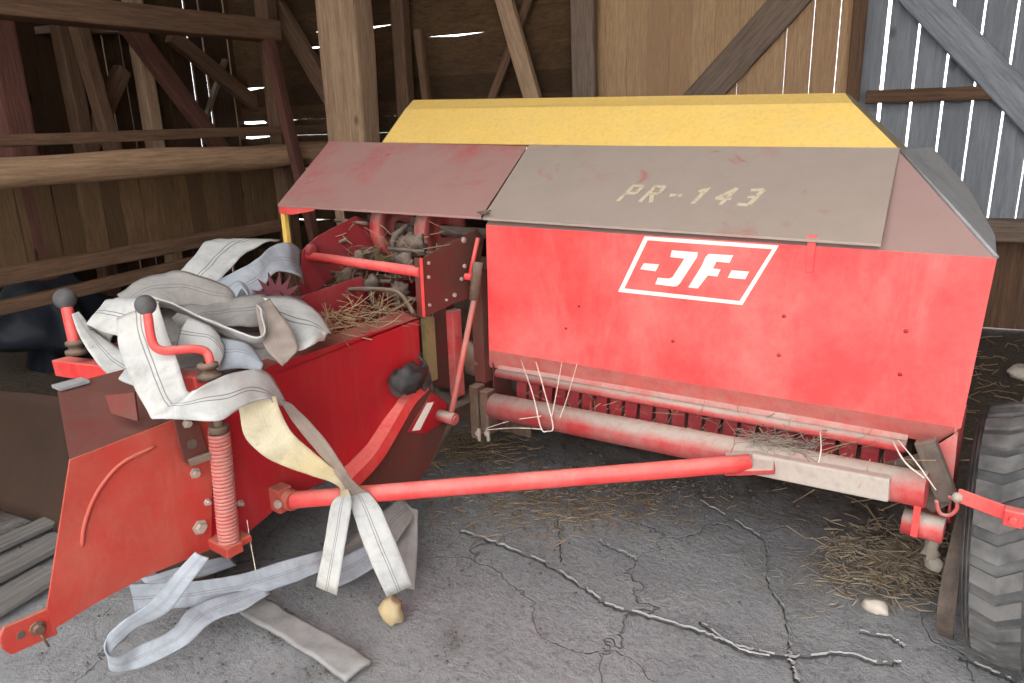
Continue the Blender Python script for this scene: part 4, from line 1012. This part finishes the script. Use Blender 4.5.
def crumbs(name, fn, cnt, seed, smin=.003, smax=.012):
    rnd = random.Random(seed); mb = MB()
    for i in range(cnt):
        p = fn(rnd); s_ = smin+(smax-smin)*rnd.random()**3
        vs = [p+V((rnd.uniform(-1,1)*s_, rnd.uniform(-1,1)*s_, rnd.uniform(-.3,.9)*s_)) for _ in range(6)]
        d = [V((1,0,0)),V((-1,0,0)),V((0,1,0)),V((0,-1,0)),V((0,0,.8)),V((0,0,-.6))]
        vs = [p+k*s_*rnd.uniform(.6,1.3) for k in d]
        mb.add(vs, [(0,2,4),(2,1,4),(1,3,4),(3,0,4),(2,0,5),(1,2,5),(3,1,5),(0,3,5)])
    o = mb.build(name, 'dirt'); o['kind'] = 'stuff'; return o
def scat(cx, cy, rx, ry):
    def f(r):
        p = q(cx+rx*r.gauss(0,.5), cy+ry*r.gauss(0,.5), 'z', 0); return V((p.x, p.y, .002))
    return f
rr = random.Random(5)
tag(crumbs('dirt_crumbs', lambda r: V((r.uniform(-2.8,.3), r.uniform(.6,2.6), .001)), 1500, 31, .0015, .008), 'small dark dirt crumbs strewn over the whole floor', 'dirt')
tag(crumbs('dirt_crumbs', scat(600,490,130,40), 1400, 32, .002, .012), 'dark dirt clods on the floor below the stay bar', 'dirt')
for k, (cx, cy, rx, ry) in enumerate([(452,640,12,20),(205,600,30,12),(280,635,14,10),(330,672,30,10),(650,505,40,20),(790,480,60,20)]):
    tag(crumbs('dirt_crumbs', scat(cx,cy,rx,ry), 70, 40+k, .002, .010), ['cluster of dark crumbs near the lower middle of the floor','dark crumbs between the belt loop and the straight belt','crumbs along the edge of the dust-caked belt end','crumbs at the near tip of the dust-caked belt end','crumbs scattered below the middle of the stay bar','crumbs under the dusty right half of the cross tube'][k], 'dirt')
# cracks in the floor with pale raised lips
def crack(pts, w, seed):
    pts = spline([q(x, y, 'z', 0) for x, y in pts], 10); rnd = random.Random(seed); L_ = []; R_ = []
    mb = MB(); vs = []; fs = []
    for i, p in enumerate(pts):
        t = (pts[min(i+1,len(pts)-1)]-pts[max(i-1,0)]).normalized(); s_ = V((-t.y, t.x, 0))
        j = s_*rnd.uniform(-.005,.005); ww = w*rnd.uniform(.15,1.3)
        vs += [p+j-s_*ww+V((0,0,-.003)), p+j+V((0,0,.0008)), p+j+s_*ww+V((0,0,-.003))]
    fd = []
    for i in range(len(pts)-1):
        a = i*3; fd += [(a,a+1,a+4,a+3),(a+1,a+2,a+5,a+4)]
        if noise.noise(Vector((i*.35, seed*7.3, 0))) > -.12: fs += [(a,a+1,a+4,a+3),(a+1,a+2,a+5,a+4)]
    mb.add([v_+V((0,0,.002)) for v_ in vs], fs); o = mb.build('floor_crack', 'chalk'); o.parent = floor; o['kind'] = 'structure'
    mb = MB(); mb.add([v_+V((0,-.012,-.0005)) for v_ in vs], fd); o = mb.build('floor_crack', 'dark_crack'); o.parent = floor; o['kind'] = 'structure'
crack([(462,530),(500,543),(545,562),(590,590),(610,604),(650,615),(700,630),(740,645),(790,655)], .006, 1)
crack([(700,620),(740,648),(790,656),(840,652),(880,662),(900,660)], .005, 2)
crack([(790,655),(794,668),(800,683),(806,700)], .007, 3)
crack([(768,560),(770,585),(785,610),(790,640),(790,655)], .003, 4)
crack([(700,500),(735,520),(765,540),(768,560)], .003, 5)
crack([(600,540),(625,552),(640,560)], .004, 6)
crack([(860,630),(890,636),(905,645)], .004, 7)
crack([(960,655),(990,668),(1015,680)], .006, 8)
crack([(560,520),(562,545),(563,560)], .003, 9)

# ---------------------------------------------------------------- light: overcast daylight through the open barn front, the shortened roof and the gaps
wd = D.worlds.new('World'); bpy.context.scene.world = wd; wd.use_nodes = True
nt = wd.node_tree; bg = nt.nodes['Background']
bg.inputs[0].default_value = (.98, .985, 1.0, 1); bg.inputs[1].default_value = 3.2
sc = bpy.context.scene
sc.view_settings.view_transform = 'Standard'; sc.view_settings.look = 'None'; sc.view_settings.gamma = 1
sc.view_settings.use_curve_mapping = False; sc.view_settings.exposure = 0.95
sc.cycles.max_bounces = 8; sc.cycles.diffuse_bounces = 5
